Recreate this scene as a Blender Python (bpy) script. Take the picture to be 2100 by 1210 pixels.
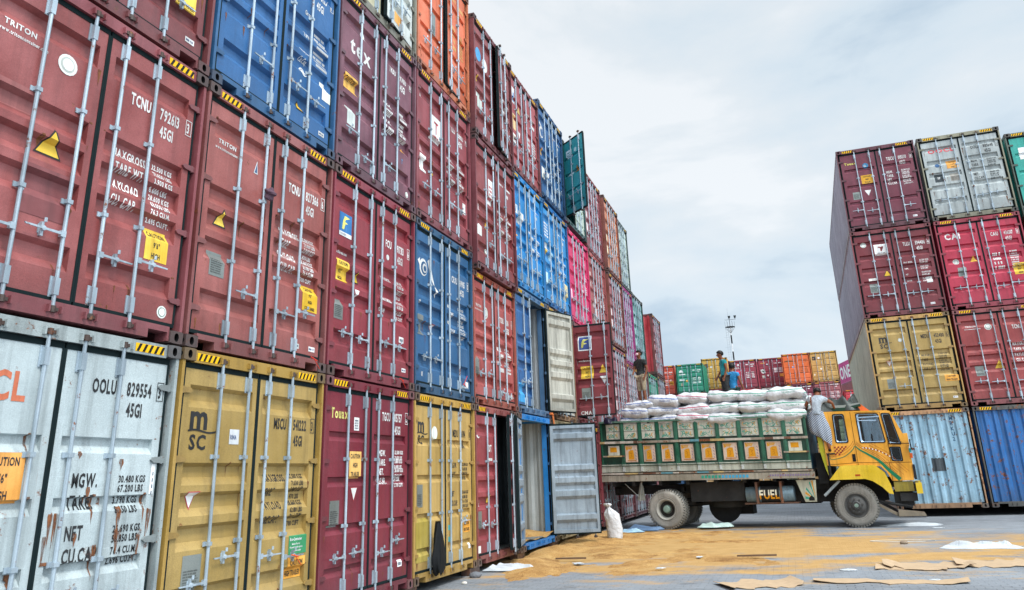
import bpy, bmesh, math, random
from mathutils import Vector, Matrix
R = math.radians
for o in list(bpy.data.objects): bpy.data.objects.remove(o)
S = bpy.context.scene
COL = S.collection

# ------------------------------------------------------------------ camera
cd = bpy.data.cameras.new('Camera'); cam = bpy.data.objects.new('Camera', cd); COL.objects.link(cam)
YAW, PIT, ROL = R(17.39), R(17.69), R(-2.36)
f = Vector((-math.sin(YAW)*math.cos(PIT), math.cos(YAW)*math.cos(PIT), math.sin(PIT)))
r = f.cross(Vector((0, 0, 1))).normalized(); u = r.cross(f)
r2 = r*math.cos(ROL)+u*math.sin(ROL); u2 = -r*math.sin(ROL)+u*math.cos(ROL)
M = Matrix((r2, u2, -f)).transposed().to_4x4(); M.translation = (5.451, 0, 1.574)
cam.matrix_world = M
cd.sensor_width = 36; cd.lens = 1565.9/2100*36
cd.shift_x = -43.0/2100; cd.shift_y = -126.5/2100
cd.clip_end = 3000; cd.clip_start = 0.1
S.camera = cam
# ------------------------------------------------------------------ world, sun, exposure
SUN_EL, SUN_ROT = 55, 125
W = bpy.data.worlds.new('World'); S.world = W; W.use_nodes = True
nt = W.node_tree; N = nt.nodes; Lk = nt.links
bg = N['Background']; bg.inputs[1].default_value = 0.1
sky = N.new('ShaderNodeTexSky'); sky.sky_type = 'NISHITA'; sky.sun_disc = False
sky.sun_elevation = R(SUN_EL); sky.sun_rotation = R(SUN_ROT); sky.dust_density = 2.0
tc = N.new('ShaderNodeTexCoord')
mp = N.new('ShaderNodeMapping'); mp.inputs['Scale'].default_value = (1.0, 1.0, 2.6)
mp.inputs['Location'].default_value = (3.1, 0.4, 0.2)
Lk.new(tc.outputs['Generated'], mp.inputs[0])
n1 = N.new('ShaderNodeTexNoise'); n1.inputs['Scale'].default_value = 2.0; n1.inputs['Detail'].default_value = 9; n1.inputs['Roughness'].default_value = 0.56
n1.inputs['Distortion'].default_value = 0.35
Lk.new(mp.outputs[0], n1.inputs['Vector'])
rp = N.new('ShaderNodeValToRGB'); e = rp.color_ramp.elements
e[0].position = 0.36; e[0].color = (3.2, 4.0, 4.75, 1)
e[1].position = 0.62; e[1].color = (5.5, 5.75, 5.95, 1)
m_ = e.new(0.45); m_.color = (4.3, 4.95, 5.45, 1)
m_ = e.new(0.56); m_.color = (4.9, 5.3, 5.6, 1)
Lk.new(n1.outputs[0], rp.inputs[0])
# overcast sky: a little brighter low down, and glowing through the cloud around the hidden sun behind the viewer
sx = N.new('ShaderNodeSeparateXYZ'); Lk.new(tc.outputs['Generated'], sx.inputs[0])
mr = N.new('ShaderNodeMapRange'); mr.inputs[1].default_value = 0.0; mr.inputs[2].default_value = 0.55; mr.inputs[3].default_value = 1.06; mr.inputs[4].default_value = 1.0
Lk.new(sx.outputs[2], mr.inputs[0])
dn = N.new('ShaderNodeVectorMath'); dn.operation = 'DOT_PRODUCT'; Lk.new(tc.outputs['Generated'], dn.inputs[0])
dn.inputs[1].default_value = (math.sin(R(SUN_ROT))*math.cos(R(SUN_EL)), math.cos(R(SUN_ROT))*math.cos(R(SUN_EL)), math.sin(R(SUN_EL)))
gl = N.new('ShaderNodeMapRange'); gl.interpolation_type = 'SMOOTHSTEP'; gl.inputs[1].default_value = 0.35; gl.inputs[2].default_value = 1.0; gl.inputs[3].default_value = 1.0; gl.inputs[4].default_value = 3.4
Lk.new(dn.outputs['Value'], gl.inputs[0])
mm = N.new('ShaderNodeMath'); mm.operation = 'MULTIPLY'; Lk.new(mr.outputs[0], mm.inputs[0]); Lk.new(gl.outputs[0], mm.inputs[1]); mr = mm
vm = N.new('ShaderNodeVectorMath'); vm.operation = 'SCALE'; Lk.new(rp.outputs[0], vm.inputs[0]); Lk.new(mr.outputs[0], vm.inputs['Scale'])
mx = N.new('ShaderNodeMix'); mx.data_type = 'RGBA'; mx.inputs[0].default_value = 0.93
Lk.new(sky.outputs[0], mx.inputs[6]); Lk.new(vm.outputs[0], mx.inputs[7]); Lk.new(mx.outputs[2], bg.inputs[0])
sl = bpy.data.lights.new('Sun', 'SUN'); sl.energy = 1.5; sl.angle = R(12); sl.color = (1, 0.96, 0.9)
so = bpy.data.objects.new('Sun', sl); COL.objects.link(so)
sd = Vector((math.sin(R(SUN_ROT))*math.cos(R(SUN_EL)), math.cos(R(SUN_ROT))*math.cos(R(SUN_EL)), math.sin(R(SUN_EL))))
so.rotation_euler = sd.to_track_quat('Z', 'Y').to_euler(); so.location = (20, -20, 40)
S.view_settings.view_transform = 'Standard'; S.view_settings.look = 'None'
S.view_settings.exposure = 0.72; S.view_settings.gamma = 1
S.render.engine = 'CYCLES'
S.cycles.max_bounces = 5; S.cycles.diffuse_bounces = 3

# ------------------------------------------------------------------ helpers
def lin(h):
    if isinstance(h, str):
        c = [int(h[i:i+2], 16)/255 for i in (0, 2, 4)]
        return tuple(((x+0.055)/1.055)**2.4 if x > 0.04045 else x/12.92 for x in c)
    return h
_m = {}
def node(nt, t, **k):
    n = nt.nodes.new(t)
    for a, b in k.items():
        try: n.inputs[a].default_value = b
        except Exception: setattr(n, a, b)
    return n
def paint(col, rust=0.25, dirt=0.35, rough=0.42, metal=0.0, grain=0.17, bump=0.25, fade=0.25):
    """weathered paint on steel: large fading, vertical dirt streaks, rust spots, fine grain"""
    key = ('p', col, rust, dirt, rough, metal, grain, bump, fade)
    if key in _m: return _m[key]
    c = lin(col)
    m = bpy.data.materials.new('paint_'+str(col)); m.use_nodes = True; _m[key] = m
    t = m.node_tree; b = t.nodes['Principled BSDF']; L = t.links
    tc = t.nodes.new('ShaderNodeTexCoord'); oi = t.nodes.new('ShaderNodeObjectInfo')
    ml = node(t, 'ShaderNodeMath', operation='MULTIPLY'); ml.inputs[1].default_value = 37.0; L.new(oi.outputs['Random'], ml.inputs[0])
    ad = node(t, 'ShaderNodeVectorMath', operation='ADD'); L.new(tc.outputs['Object'], ad.inputs[0]); L.new(ml.outputs[0], ad.inputs[1])
    def noise(sc, det, ro=0.55, vec=None):
        n = node(t, 'ShaderNodeTexNoise'); n.inputs['Scale'].default_value = sc; n.inputs['Detail'].default_value = det; n.inputs['Roughness'].default_value = ro
        L.new(vec or ad.outputs[0], n.inputs['Vector']); return n.outputs[0]
    def ramp(src, a, bb, lo=0.0, hi=1.0):
        n = node(t, 'ShaderNodeMapRange'); n.inputs[1].default_value = a; n.inputs[2].default_value = bb; n.inputs[3].default_value = lo; n.inputs[4].default_value = hi
        L.new(src, n.inputs[0]); return n.outputs[0]
    def mix(fac, A, B, mode='MIX'):
        n = t.nodes.new('ShaderNodeMix'); n.data_type = 'RGBA'; n.blend_type = mode
        if isinstance(fac, float): n.inputs[0].default_value = fac
        else: L.new(fac, n.inputs[0])
        for i, v in ((6, A), (7, B)):
            if isinstance(v, tuple): n.inputs[i].default_value = (*v, 1)
            else: L.new(v, n.inputs[i])
        return n.outputs[2]
    lum = 0.3*c[0]+0.5*c[1]+0.2*c[2]
    light = tuple(min(1, x*1.12+0.05*fade+0.25*fade*lum) for x in c)
    dark = tuple(x*(1-0.45*fade) for x in c)
    o = mix(ramp(noise(1.3, 6), 0.35, 0.65), dark, light)
    mp = node(t, 'ShaderNodeMapping'); mp.inputs['Scale'].default_value = (9, 9, 0.55); L.new(ad.outputs[0], mp.inputs[0])
    st = noise(1.0, 5, 0.6, mp.outputs[0])
    dcol = tuple(x*0.42+0.012 for x in c)
    o = mix(ramp(st, 0.47, 0.72, 0, min(1, dirt*1.3)), o, dcol)
    if rust > 0:
        nr = noise(5.5, 9, 0.72); thr = 0.675-0.12*rust
        ru = mix(ramp(noise(30, 4), 0.3, 0.7), (0.055, 0.018, 0.009), (0.30, 0.10, 0.03))
        o = mix(ramp(nr, thr, thr+0.045, 0, min(1, 0.75+rust*0.3)), o, ru)
        mp2 = node(t, 'ShaderNodeMapping'); mp2.inputs['Scale'].default_value = (16, 16, 1.1); L.new(ad.outputs[0], mp2.inputs[0])
        n2 = noise(1.0, 6, 0.7, mp2.outputs[0]); o = mix(ramp(n2, 0.70-0.1*rust, 0.80, 0, 0.7*min(1, rust+.2)), o, (0.20, 0.075, 0.03))
    if bump > .15:
        mp3 = node(t, 'ShaderNodeMapping'); mp3.inputs['Scale'].default_value = (2.2, 2.2, 26); mp3.inputs['Rotation'].default_value = (.15, .2, 0); L.new(ad.outputs[0], mp3.inputs[0])
        sc_ = noise(1.3, 8, 0.75, mp3.outputs[0]); o = mix(ramp(sc_, 0.63, 0.68, 0, 0.35*(dirt+.3)), o, tuple(min(1, x*1.5+.10) for x in c))
        o = mix(ramp(noise(2.6, 8, .7), 0.56, 0.72, 0, 0.55*dirt), o, tuple(x*.35+.02 for x in c))
        sz = t.nodes.new('ShaderNodeSeparateXYZ'); L.new(tc.outputs['Object'], sz.inputs[0]); az = node(t, 'ShaderNodeMath', operation='ADD'); L.new(sz.outputs[2], az.inputs[0]); L.new(ramp(noise(2.2, 7, .7), 0, 1, -.9, .9), az.inputs[1])
        o = mix(ramp(az.outputs[0], .75, -.05, 0, min(.8, 1.2*dirt)), o, tuple(x*.40+.03 for x in c))
    g = ramp(noise(150, 2), 0.3, 0.7, 1-grain, 1+grain)
    vs = node(t, 'ShaderNodeVectorMath', operation='SCALE'); L.new(o, vs.inputs[0]); L.new(g, vs.inputs['Scale'])
    L.new(vs.outputs[0], b.inputs['Base Color'])
    b.inputs['Metallic'].default_value = metal
    L.new(ramp(noise(3, 5), 0.3, 0.7, rough-0.1, rough+0.15), b.inputs['Roughness'])
    b.inputs['Specular IOR Level'].default_value = 0.5
    if bump:
        bp = node(t, 'ShaderNodeBump'); bp.inputs['Strength'].default_value = min(1, bump*1.6); bp.inputs['Distance'].default_value = 0.03
        s2 = node(t, 'ShaderNodeMath', operation='ADD'); L.new(noise(3.5, 3), s2.inputs[0]); L.new(ramp(noise(60, 3), 0, 1, 0, 0.12), s2.inputs[1])
        L.new(s2.outputs[0], bp.inputs['Height']); L.new(bp.outputs[0], b.inputs['Normal'])
    return m
def plain(col, rough=0.7, metal=0.0, var=0.15, sc=25, spec=0.3):
    key = ('q', col, rough, metal, var, sc, spec)
    if key in _m: return _m[key]
    c = lin(col); m = bpy.data.materials.new('mat_'+str(col)[:20]); m.use_nodes = True; _m[key] = m
    t = m.node_tree; b = t.nodes['Principled BSDF']; L = t.links
    tc = t.nodes.new('ShaderNodeTexCoord'); n = node(t, 'ShaderNodeTexNoise'); n.inputs['Scale'].default_value = sc; n.inputs['Detail'].default_value = 5
    L.new(tc.outputs['Object'], n.inputs['Vector'])
    x = t.nodes.new('ShaderNodeMix'); x.data_type = 'RGBA'; L.new(n.outputs[0], x.inputs[0])
    x.inputs[6].default_value = (*[v*(1-var) for v in c], 1); x.inputs[7].default_value = (*[min(1, v*(1+var)) for v in c], 1)
    L.new(x.outputs[2], b.inputs['Base Color']); b.inputs['Roughness'].default_value = rough; b.inputs['Metallic'].default_value = metal
    b.inputs['Specular IOR Level'].default_value = spec
    return m
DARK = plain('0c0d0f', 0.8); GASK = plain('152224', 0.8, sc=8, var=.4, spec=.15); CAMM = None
GALV = paint('a9b9c4', 0.65, 0.6, 0.42, 0.35, 0.10, 0.1, 0.5)
CAMM = paint('4f3c34', .8, .5, .6, .2, .2, .2, .5)
BLACK = plain('141414', .6); WHITE = plain('e6e8e6', .6); YEL = plain('f2bb10', .55, var=.08); ORN = plain('f09a1c', .55, var=.08)

class MB:
    def __init__(s): s.v = []; s.f = []; s.mi = []
    def add(s, vs, fs, mi=0):
        k = len(s.v); s.v += [tuple(p) for p in vs]; s.f += [tuple(i+k for i in q) for q in fs]; s.mi += [mi]*len(fs)
    def box(s, x0, x1, y0, y1, z0, z1, mi=0):
        s.add([(x0,y0,z0),(x1,y0,z0),(x1,y1,z0),(x0,y1,z0),(x0,y0,z1),(x1,y0,z1),(x1,y1,z1),(x0,y1,z1)],
              [(0,3,2,1),(4,5,6,7),(0,1,5,4),(1,2,6,5),(2,3,7,6),(3,0,4,7)], mi)
    def quad(s, a, b, c, d, mi=0): s.add([a,b,c,d], [(0,1,2,3)], mi)
    def tube(s, a, b, r0, r1=None, n=8, mi=0, caps=True):
        a = Vector(a); b = Vector(b); r1 = r0 if r1 is None else r1
        d = (b-a).normalized(); w = d.cross(Vector((0,0,1)))
        if w.length < 1e-3: w = Vector((1,0,0))
        w.normalize(); q = d.cross(w)
        vs = []
        for p, rr in ((a, r0), (b, r1)):
            for i in range(n):
                t = 2*math.pi*i/n; vs.append(p+w*math.cos(t)*rr+q*math.sin(t)*rr)
        fs = [(i, (i+1)%n, n+(i+1)%n, n+i) for i in range(n)]
        if caps: fs += [tuple(range(n-1,-1,-1)), tuple(range(n, 2*n))]
        s.add(vs, fs, mi)
    def prism(s, pts, lo, hi, axis='y', mi=0):
        """polygon pts (a,b) extruded along axis"""
        n = len(pts)
        P = {'y': lambda a,b,t:(a,t,b), 'x': lambda a,b,t:(t,a,b), 'z': lambda a,b,t:(a,b,t)}[axis]
        s.add([P(a,b,lo) for a,b in pts]+[P(a,b,hi) for a,b in pts],
              [tuple(range(n)), tuple(range(2*n-1, n-1, -1))]+[(i, n+i, n+(i+1)%n, (i+1)%n) for i in range(n)], mi)
    def lathe(s, prof, c, axis='y', n=24, mi=0):
        vs = []
        for rr, t in prof:
            for i in range(n):
                a = 2*math.pi*i/n; x, y = rr*math.cos(a), rr*math.sin(a)
                vs.append((c[0]+x, c[1]+t, c[2]+y) if axis == 'y' else (c[0]+t, c[1]+x, c[2]+y) if axis == 'x' else (c[0]+x, c[1]+y, c[2]+t))
        k = len(prof)
        s.add(vs, [(j*n+i, j*n+(i+1)%n, (j+1)*n+(i+1)%n, (j+1)*n+i) for j in range(k-1) for i in range(n)], mi)
    def mesh(s, name, mats, smooth=False):
        me = bpy.data.meshes.new(name); me.from_pydata(s.v, [], s.f)
        for m in mats: me.materials.append(m)
        me.polygons.foreach_set('material_index', s.mi)
        if smooth: me.polygons.foreach_set('use_smooth', [True]*len(s.f))
        me.update(); return me
    def build(s, name, mats, parent=None, smooth=False, loc=None):
        if not isinstance(mats, (list, tuple)): mats = [mats]
        return place(s.mesh(name, mats, smooth), name, parent, loc)
def place(me, name, parent=None, loc=None, rotz=0, mat=None):
    o = bpy.data.objects.new(name, me); COL.objects.link(o)
    if parent: o.parent = parent
    if loc: o.location = loc
    if rotz: o.rotation_euler.z = rotz
    if mat:
        o.material_slots[0].link = 'OBJECT'; o.material_slots[0].material = mat
    return o
def thing(name, label, cat, loc=(0,0,0), rotz=0, group=None):
    o = bpy.data.objects.new(name, None); COL.objects.link(o); o.location = loc; o.rotation_euler.z = rotz
    o.empty_display_size = 0.2
    return tag(o, label, cat, group)
def tag(o, label, cat, group=None, kind=None):
    if label: o['label'] = label
    if cat: o['category'] = cat
    if group: o['group'] = group
    if kind: o['kind'] = kind
    return o

def rust_stain():
    if 'stain' in _m: return _m['stain']
    m = bpy.data.materials.new('rust_stain'); m.use_nodes = True; t = m.node_tree; b = t.nodes['Principled BSDF']; L = t.links; _m['stain'] = m
    tc = t.nodes.new('ShaderNodeTexCoord'); mp = node(t, 'ShaderNodeMapping'); mp.inputs['Scale'].default_value = (22, 22, 5); L.new(tc.outputs['Object'], mp.inputs[0])
    n = node(t, 'ShaderNodeTexNoise'); n.inputs['Scale'].default_value = 1.6; n.inputs['Detail'].default_value = 7; n.inputs['Roughness'].default_value = .7; L.new(mp.outputs[0], n.inputs['Vector'])
    r_ = t.nodes.new('ShaderNodeValToRGB'); r_.color_ramp.elements[0].color = (.045, .016, .009, 1); r_.color_ramp.elements[1].color = (.30, .11, .04, 1); r_.color_ramp.elements[0].position = .35; r_.color_ramp.elements[1].position = .65
    L.new(n.outputs[0], r_.inputs[0]); L.new(r_.outputs[0], b.inputs['Base Color']); b.inputs['Roughness'].default_value = .9
    mr_ = node(t, 'ShaderNodeMapRange'); mr_.inputs[1].default_value = .36; mr_.inputs[2].default_value = .52; mr_.inputs[3].default_value = 0; mr_.inputs[4].default_value = .9; L.new(n.outputs[0], mr_.inputs[0]); L.new(mr_.outputs[0], b.inputs['Alpha'])
    return m
# ------------------------------------------------------------------ lettering
CH = "ABCDEFGHIJKLMNOPQRSTUVWXYZabcdefghijklmnopqrstuvwxyz0123456789.,'\"/-:"
GL = {}
def make_glyphs():
    tmp = []
    for bold in (0, 1):
        for ch in CH:
            cu = bpy.data.curves.new('g', 'FONT'); cu.body = ch; cu.size = 1; cu.resolution_u = 2; cu.offset = 0.03*bold
            o = bpy.data.objects.new('g', cu); COL.objects.link(o); tmp.append((bold, ch, o, cu))
    bpy.context.view_layer.update(); dg = bpy.context.evaluated_depsgraph_get()
    for bold, ch, o, cu in tmp:
        me = o.evaluated_get(dg).to_mesh()
        vs = [(v.co.x, v.co.y) for v in me.vertices]; fs = [tuple(p.vertices) for p in me.polygons]
        x0 = min(p[0] for p in vs); x1 = max(p[0] for p in vs)
        GL[(bold, ch)] = ([(x-x0, y) for x, y in vs], fs, x1-x0)
        o.evaluated_get(dg).to_mesh_clear()
    for b, c, o, cu in tmp: bpy.data.objects.remove(o); bpy.data.curves.remove(cu)
make_glyphs()
def text_geo(txt, cap, xs=0.62, bold=1, sp=0.10):
    """flat text: list of (x,z) verts and faces; cap = height of capitals; origin = lower left"""
    s = cap/0.73; vs = []; fs = []; x = 0
    for ch in txt:
        if ch == ' ': x += 0.34*s*xs; continue
        g, q, w = GL[(bold, ch)]; k = len(vs)
        vs += [(x+a*s*xs, b*s) for a, b in g]; fs += [tuple(i+k for i in t) for t in q]
        x += (w+sp)*s*xs
    return vs, fs, x
def drape(parts, prof, breaks, name, mats, parent, off=0.0035):
    """lay flat shapes (verts2d, faces, mat index, layer) on a profiled surface; prof(z) = its depth"""
    bm = bmesh.new(); ly = bm.verts.layers.float.new('lay')
    for vs, fs, mi, lv in parts:
        bv = [bm.verts.new((x, lv, z)) for x, z in vs]
        for q in fs:
            try: fc = bm.faces.new([bv[i] for i in q]); fc.material_index = mi
            except ValueError: pass
    zs = [v.co.z for v in bm.verts]; lo, hi = min(zs), max(zs)
    for b in breaks:
        if lo < b < hi:
            bmesh.ops.bisect_plane(bm, geom=bm.verts[:]+bm.edges[:]+bm.faces[:], dist=1e-5, plane_co=(0,0,b), plane_no=(0,0,1))
    for v in bm.verts: v.co.y = prof(v.co.z)-off-0.002*v.co.y
    me = bpy.data.meshes.new(name); bm.to_mesh(me); bm.free()
    for m in mats: me.materials.append(m)
    return place(me, name, parent)
# ------------------------------------------------------------------ shipping containers
RN = random.Random(2024)
CW, CL = 2.438, 12.19
DX, DY, DW = 0.100, 0.055, 1.098       # hinge line, door plane set back, door leaf width
BANDS = {'A': [(.17,.40),(.95,1.17),(1.24,1.47),(1.55,1.79),(2.12,2.34)],
         'B': [(.73,.87),(1.23,1.36),(1.75,1.88)],
         'D': [(.53,.66),(1.12,1.25),(1.72,1.85),(2.24,2.36)],
         'C': [(.20,.36),(.66,.86),(1.10,1.30),(1.54,1.74),(2.02,2.22)]}
def profile(h, st):
    """door face: (z, inset depth) pairs from the bottom up"""
    zb, zt = 0.185, h-0.178; k = (zt-zb)/2.57
    out = [(zb, 0)]
    for a, b in reversed(BANDS[st]):
        lo, hi = zt-b*k, zt-a*k
        if st in 'BD': out += [(lo, 0), (lo+.06, .042), (hi-.012, .042), (hi, 0)]
        else: out += [(lo, 0), (lo+.075, .056), (hi-.034, .056), (hi, 0)]
    return out+[(zt, 0)]
def pdepth(pr):
    def g(z):
        for (z0, d0), (z1, d1) in zip(pr, pr[1:]):
            if z0 <= z <= z1: return d0+(d1-d0)*(z-z0)/max(1e-6, z1-z0)
        return 0.0
    return g
_c = {}
def cached(key, fn):
    if key not in _c: _c[key] = fn()
    return _c[key]
def door_mesh(h, st, s, lining):
    """door leaf, hinge line at the origin; s=1 left leaf (along +x), -1 right leaf"""
    def f():
        pr = profile(h, st); m = MB(); a, b = 0.085, DW-0.07; zb, zt = pr[0][0], pr[-1][0]
        X = lambda x: s*x
        if not lining:
            for x0, x1 in ((0, a), (b, DW)): m.quad((X(x0),0,zb),(X(x1),0,zb),(X(x1),0,zt),(X(x0),0,zt))
            for (z0,d0),(z1,d1) in zip(pr, pr[1:]):
                m.quad((X(a),d0,z0),(X(b),d0,z0),(X(b),d1,z1),(X(a),d1,z1))
                if d0 or d1:
                    for x in (a, b): m.quad((X(x),0,z0),(X(x),d0,z0),(X(x),d1,z1),(X(x),0,z1))
            t = 0.05
            m.quad((0,0,zb),(0,t,zb),(0,t,zt),(0,0,zt)); m.quad((X(DW),0,zb),(X(DW),t,zb),(X(DW),t,zt),(X(DW),0,zt))
            m.quad((0,0,zb),(X(DW),0,zb),(X(DW),t,zb),(0,t,zb)); m.quad((0,0,zt),(X(DW),0,zt),(X(DW),t,zt),(0,t,zt))
        else:
            t = 0.062
            for x0, x1 in ((0.01, a), (b, DW-0.01)): m.quad((X(x0),t,zb),(X(x1),t,zb),(X(x1),t,zt),(X(x0),t,zt))
            for z0, z1 in ((zb, zb+.07), (zt-.07, zt)): m.quad((X(a),t,z0),(X(b),t,z0),(X(b),t,z1),(X(a),t,z1))
            pp = [(max(zb+.07, min(zt-.07, z)), d) for z, d in pr]
            for x in (a, b): m.quad((X(x),t,zb+.07),(X(x),.008,zb+.07),(X(x),.008,zt-.07),(X(x),t,zt-.07))
            for z in (zb+.07, zt-.07): m.quad((X(a),t,z),(X(b),t,z),(X(b),.008,z),(X(a),.008,z))
            for (z0,d0),(z1,d1) in zip(pp, pp[1:]):
                if z1-z0 < 1e-4: continue
                m.quad((X(a),d0+.008,z0),(X(b),d0+.008,z0),(X(b),d1+.008,z1),(X(a),d1+.008,z1))
        return m.mesh('door', [DARK])
    return cached(('door', h, st, s, lining), f)
def gasket_mesh(h, s):
    def f():
        m = MB(); zb, zt = 0.185, h-0.178; X = lambda a, b: (min(s*a, s*b), max(s*a, s*b))
        g = .046
        x = X(DW-.002, DW+.020); m.box(x[0], x[1], -.006, .05, zb, zt)
        x = X(-.024, .002); m.box(x[0], x[1], -.003, .05, zb, zt)
        x = X(-.016, DW+.012); m.box(x[0], x[1], -.006, .045, zt-.004, zt+g); m.box(x[0], x[1], -.006, .045, zb-.032, zb+.004)
        return m.mesh('gasket', [GASK])
    return cached(('gask', h, s), f)
ROD_Y = -0.034
def rod_mesh(h):
    def f():
        m = MB(); z0, z1 = 0.085, h-0.075
        m.tube((0, ROD_Y, z0), (0, ROD_Y, z1), .0165, n=8)
        for z in (z0, z1):                      # cam ends
            m.tube((0, ROD_Y, z-.026), (0, ROD_Y, z+.026), .027, n=8, mi=1)
            m.box(-.045, .045, ROD_Y-.016, ROD_Y+.03, z-.014, z+.014, 1)
        for z in (0.27, h-0.27):                # guide plates at both ends
            m.box(-.036, .026, -.010, -.001, z-.085, z+.085); m.box(-.023, .023, ROD_Y-.019, -.004, z-.07, z+.07)
        for fr in (.345, .635):                 # brackets
            z = h*fr; m.box(-.048, .048, -.009, -.001, z-.022, z+.022); m.box(-.025, .025, ROD_Y-.022, -.004, z-.018, z+.018)
        return m.mesh('locking_bar', [GALV, CAMM])
    return cached(('rod', h), f)
def handle_mesh(s):
    def f():
        m = MB()
        m.box(*sorted((0, s*.045)), ROD_Y-.02, ROD_Y+.012, -.026, .026)
        m.prism([(s*.04,-.011),(s*.36,-.009),(s*.37,.004),(s*.04,.011)], ROD_Y-.018, ROD_Y-.006)
        x = s*.20; m.lathe([(.0, -.026), (.020, -.024), (.024, -.008), (.0, -.008)], (x, ROD_Y+.006, .0), n=8)
        m.box(x-.012, x+.012, -.030, -.001, -.062, .055); m.box(x-.022, x+.022, -.006, -.0005, -.038, .038)
        m.tube((x, ROD_Y-.02, .05), (x, ROD_Y-.02, .085), .012, n=6)
        return m.mesh('handle', [GALV])
    return cached(('handle', s), f)
def hinge_mesh(s):
    def f():
        m = MB(); m.tube((-s*.030, -.012, -.035), (-s*.030, -.012, .035), .013, n=8)
        m.prism([(-s*.06,-.03),(s*.07,-.024),(s*.10,.0),(s*.07,.024),(-s*.06,.03)], -.024, -.005)
        m.box(*sorted((-s*.068, -s*.03)), -.018, .010, -.028, .028)
        return m.mesh('hinge', [DARK])
    return cached(('hinge', s), f)
def casting(m, x, z, s):
    """one corner casting with its oval hole; (x,z)=outer corner, s=inward x direction, z>0 -> top"""
    w, hh, d = .162, .118, .165
    x0, x1 = sorted((x, x+s*w)); z0 = z; z1 = z+hh
    cx, cz = (x0+x1)/2, (z0+z1)/2; rx, rz = .030, .041; n = 16
    rim, hole, deep = [], [], []
    for i in range(n):
        a = 2*math.pi*(i+.5)/n; ca, sa = math.cos(a), math.sin(a)
        k = 1/max(abs(ca)/(w/2), abs(sa)/(hh/2)); rim.append((cx+ca*k, 0, cz+sa*k))
        hole.append((cx+ca*rx*(1 if abs(ca) < .9 else .95), 0, cz+sa*rz)); deep.append((cx+ca*rx, .06, cz+sa*rz))
    m.add(rim+hole, [(i, (i+1)%n, n+(i+1)%n, n+i) for i in range(n)], 0)
    m.add(hole+deep, [(i, (i+1)%n, n+(i+1)%n, n+i) for i in range(n)], 1)  # hole walls and floor coloured dark, shade painted into the pocket
    m.add(deep, [tuple(range(n))], 1)
    cr = [(x0,0,z0),(x1,0,z0),(x1,0,z1),(x0,0,z1)]; bk = [(a,d,b) for a,_,b in cr]
    m.add(cr+bk, [(i, (i+1)%4, 4+(i+1)%4, 4+i) for i in range(4)], 0)
    for xx in (x0-.001, x1+.001):                                    # side aperture: flat shape, the shade of the hole put in as dark colour
        m.add([(xx, .05+.035*math.cos(t*.785), cz+.028*math.sin(t*.785)) for t in range(8)], [tuple(range(8))], 1)
def casting_mesh(top, s):
    def f():
        m = MB(); casting(m, 0, 0, s); return m.mesh('corner_casting', [DARK, DARK])
    return cached(('cast', s), f)
def frame_mesh(h):
    def f():
        m = MB(); H = h
        for x in (0, CW):
            s = 1 if x == 0 else -1
            a = x+s*.004; b = x+s*.040
            m.box(*sorted((a, b)), .012, .13, .118, H-.118)          # outer fin of the post
            m.box(*sorted((b, x+s*.108)), .112, .13, .118, H-.118, 1)   # recessed back of the post, coloured dark for the shade in the gap
            m.box(*sorted((x+s*.002, x+s*.10)), CL-.12, CL-.002, .10, H-.10)
        m.box(.162, CW-.162, .018, .16, H-.128, H-.008)              # header
        m.box(.162, CW-.162, .018, .16, .095, .150)                  # sill, with two fork notches below
        for x0, x1 in ((.162, .185), (.42, CW-.42), (CW-.185, CW-.162)): m.box(x0, x1, .018, .16, .014, .095)
        m.box(.10, CW-.10, CL-.1, CL-.004, H-.12, H-.01); m.box(.10, CW-.10, CL-.1, CL-.004, .01, .15)
        for x in (.003, CW-.07):                                     # side rails
            m.box(x, x+.067, .165, CL-.1, .012, .150); m.box(x+.003, x+.064, .165, CL-.1, H-.085, H-.012)
        for x in (.59, 1.03, 1.373, 1.793):                            # cam keepers
            for z in (.085, H-.075):
                for q in (-.065, .05): m.box(x+q, x+q+.015, -.014, .018, z-.03, z+.03)
        return m.mesh('frame', [DARK, DARK])
    return cached(('frame', h), f)
def wall_mesh(h, x, s, n=40):
    """corrugated long side"""
    def f():
        m = MB(); z0, z1 = .151, h-.087; p = (CL-.30)/n; pts = []
        for i in range(n):
            y = .14+i*p
            pts += [(y, 0), (y+p*.26, 0), (y+p*.5, .036), (y+p*.76, .036)]
        pts.append((.14+n*p, 0))
        vs = [(x+s*(.008+d), y, z) for y, d in pts for z in (z0, z1)]
        m.add(vs, [(2*i, 2*i+2, 2*i+3, 2*i+1) for i in range(len(pts)-1)])
        return m.mesh('side_wall', [DARK])
    return cached(('wall', h, x, n), f)
def endwall_mesh(h, y):
    def f():
        m = MB(); n = 9; z0, z1 = .15, h-.125; p = (CW-.2)/n; pts = [(.08, 0)]
        for i in range(n):
            x = .10+i*p; pts += [(x+p*.08, 0), (x+p*.27, .045), (x+p*.56, .045), (x+p*.76, 0)]
        pts.append((CW-.08, 0))
        vs = [(x, y+d, z) for x, d in pts for z in (z0, z1)]
        m.add(vs, [(2*i, 2*i+2, 2*i+3, 2*i+1) for i in range(len(pts)-1)])
        return m.mesh('end_wall', [DARK])
    return cached(('end', h, y), f)
def flat_mesh(h, what):
    def f():
        m = MB()
        if what == 'roof': m.box(.05, CW-.05, .10, CL-.05, h-.035, h-.018)
        else: m.box(.06, CW-.06, .125, CL-.09, .125, .17)
        return m.mesh(what, [DARK])
    return cached((what, h), f)
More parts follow.
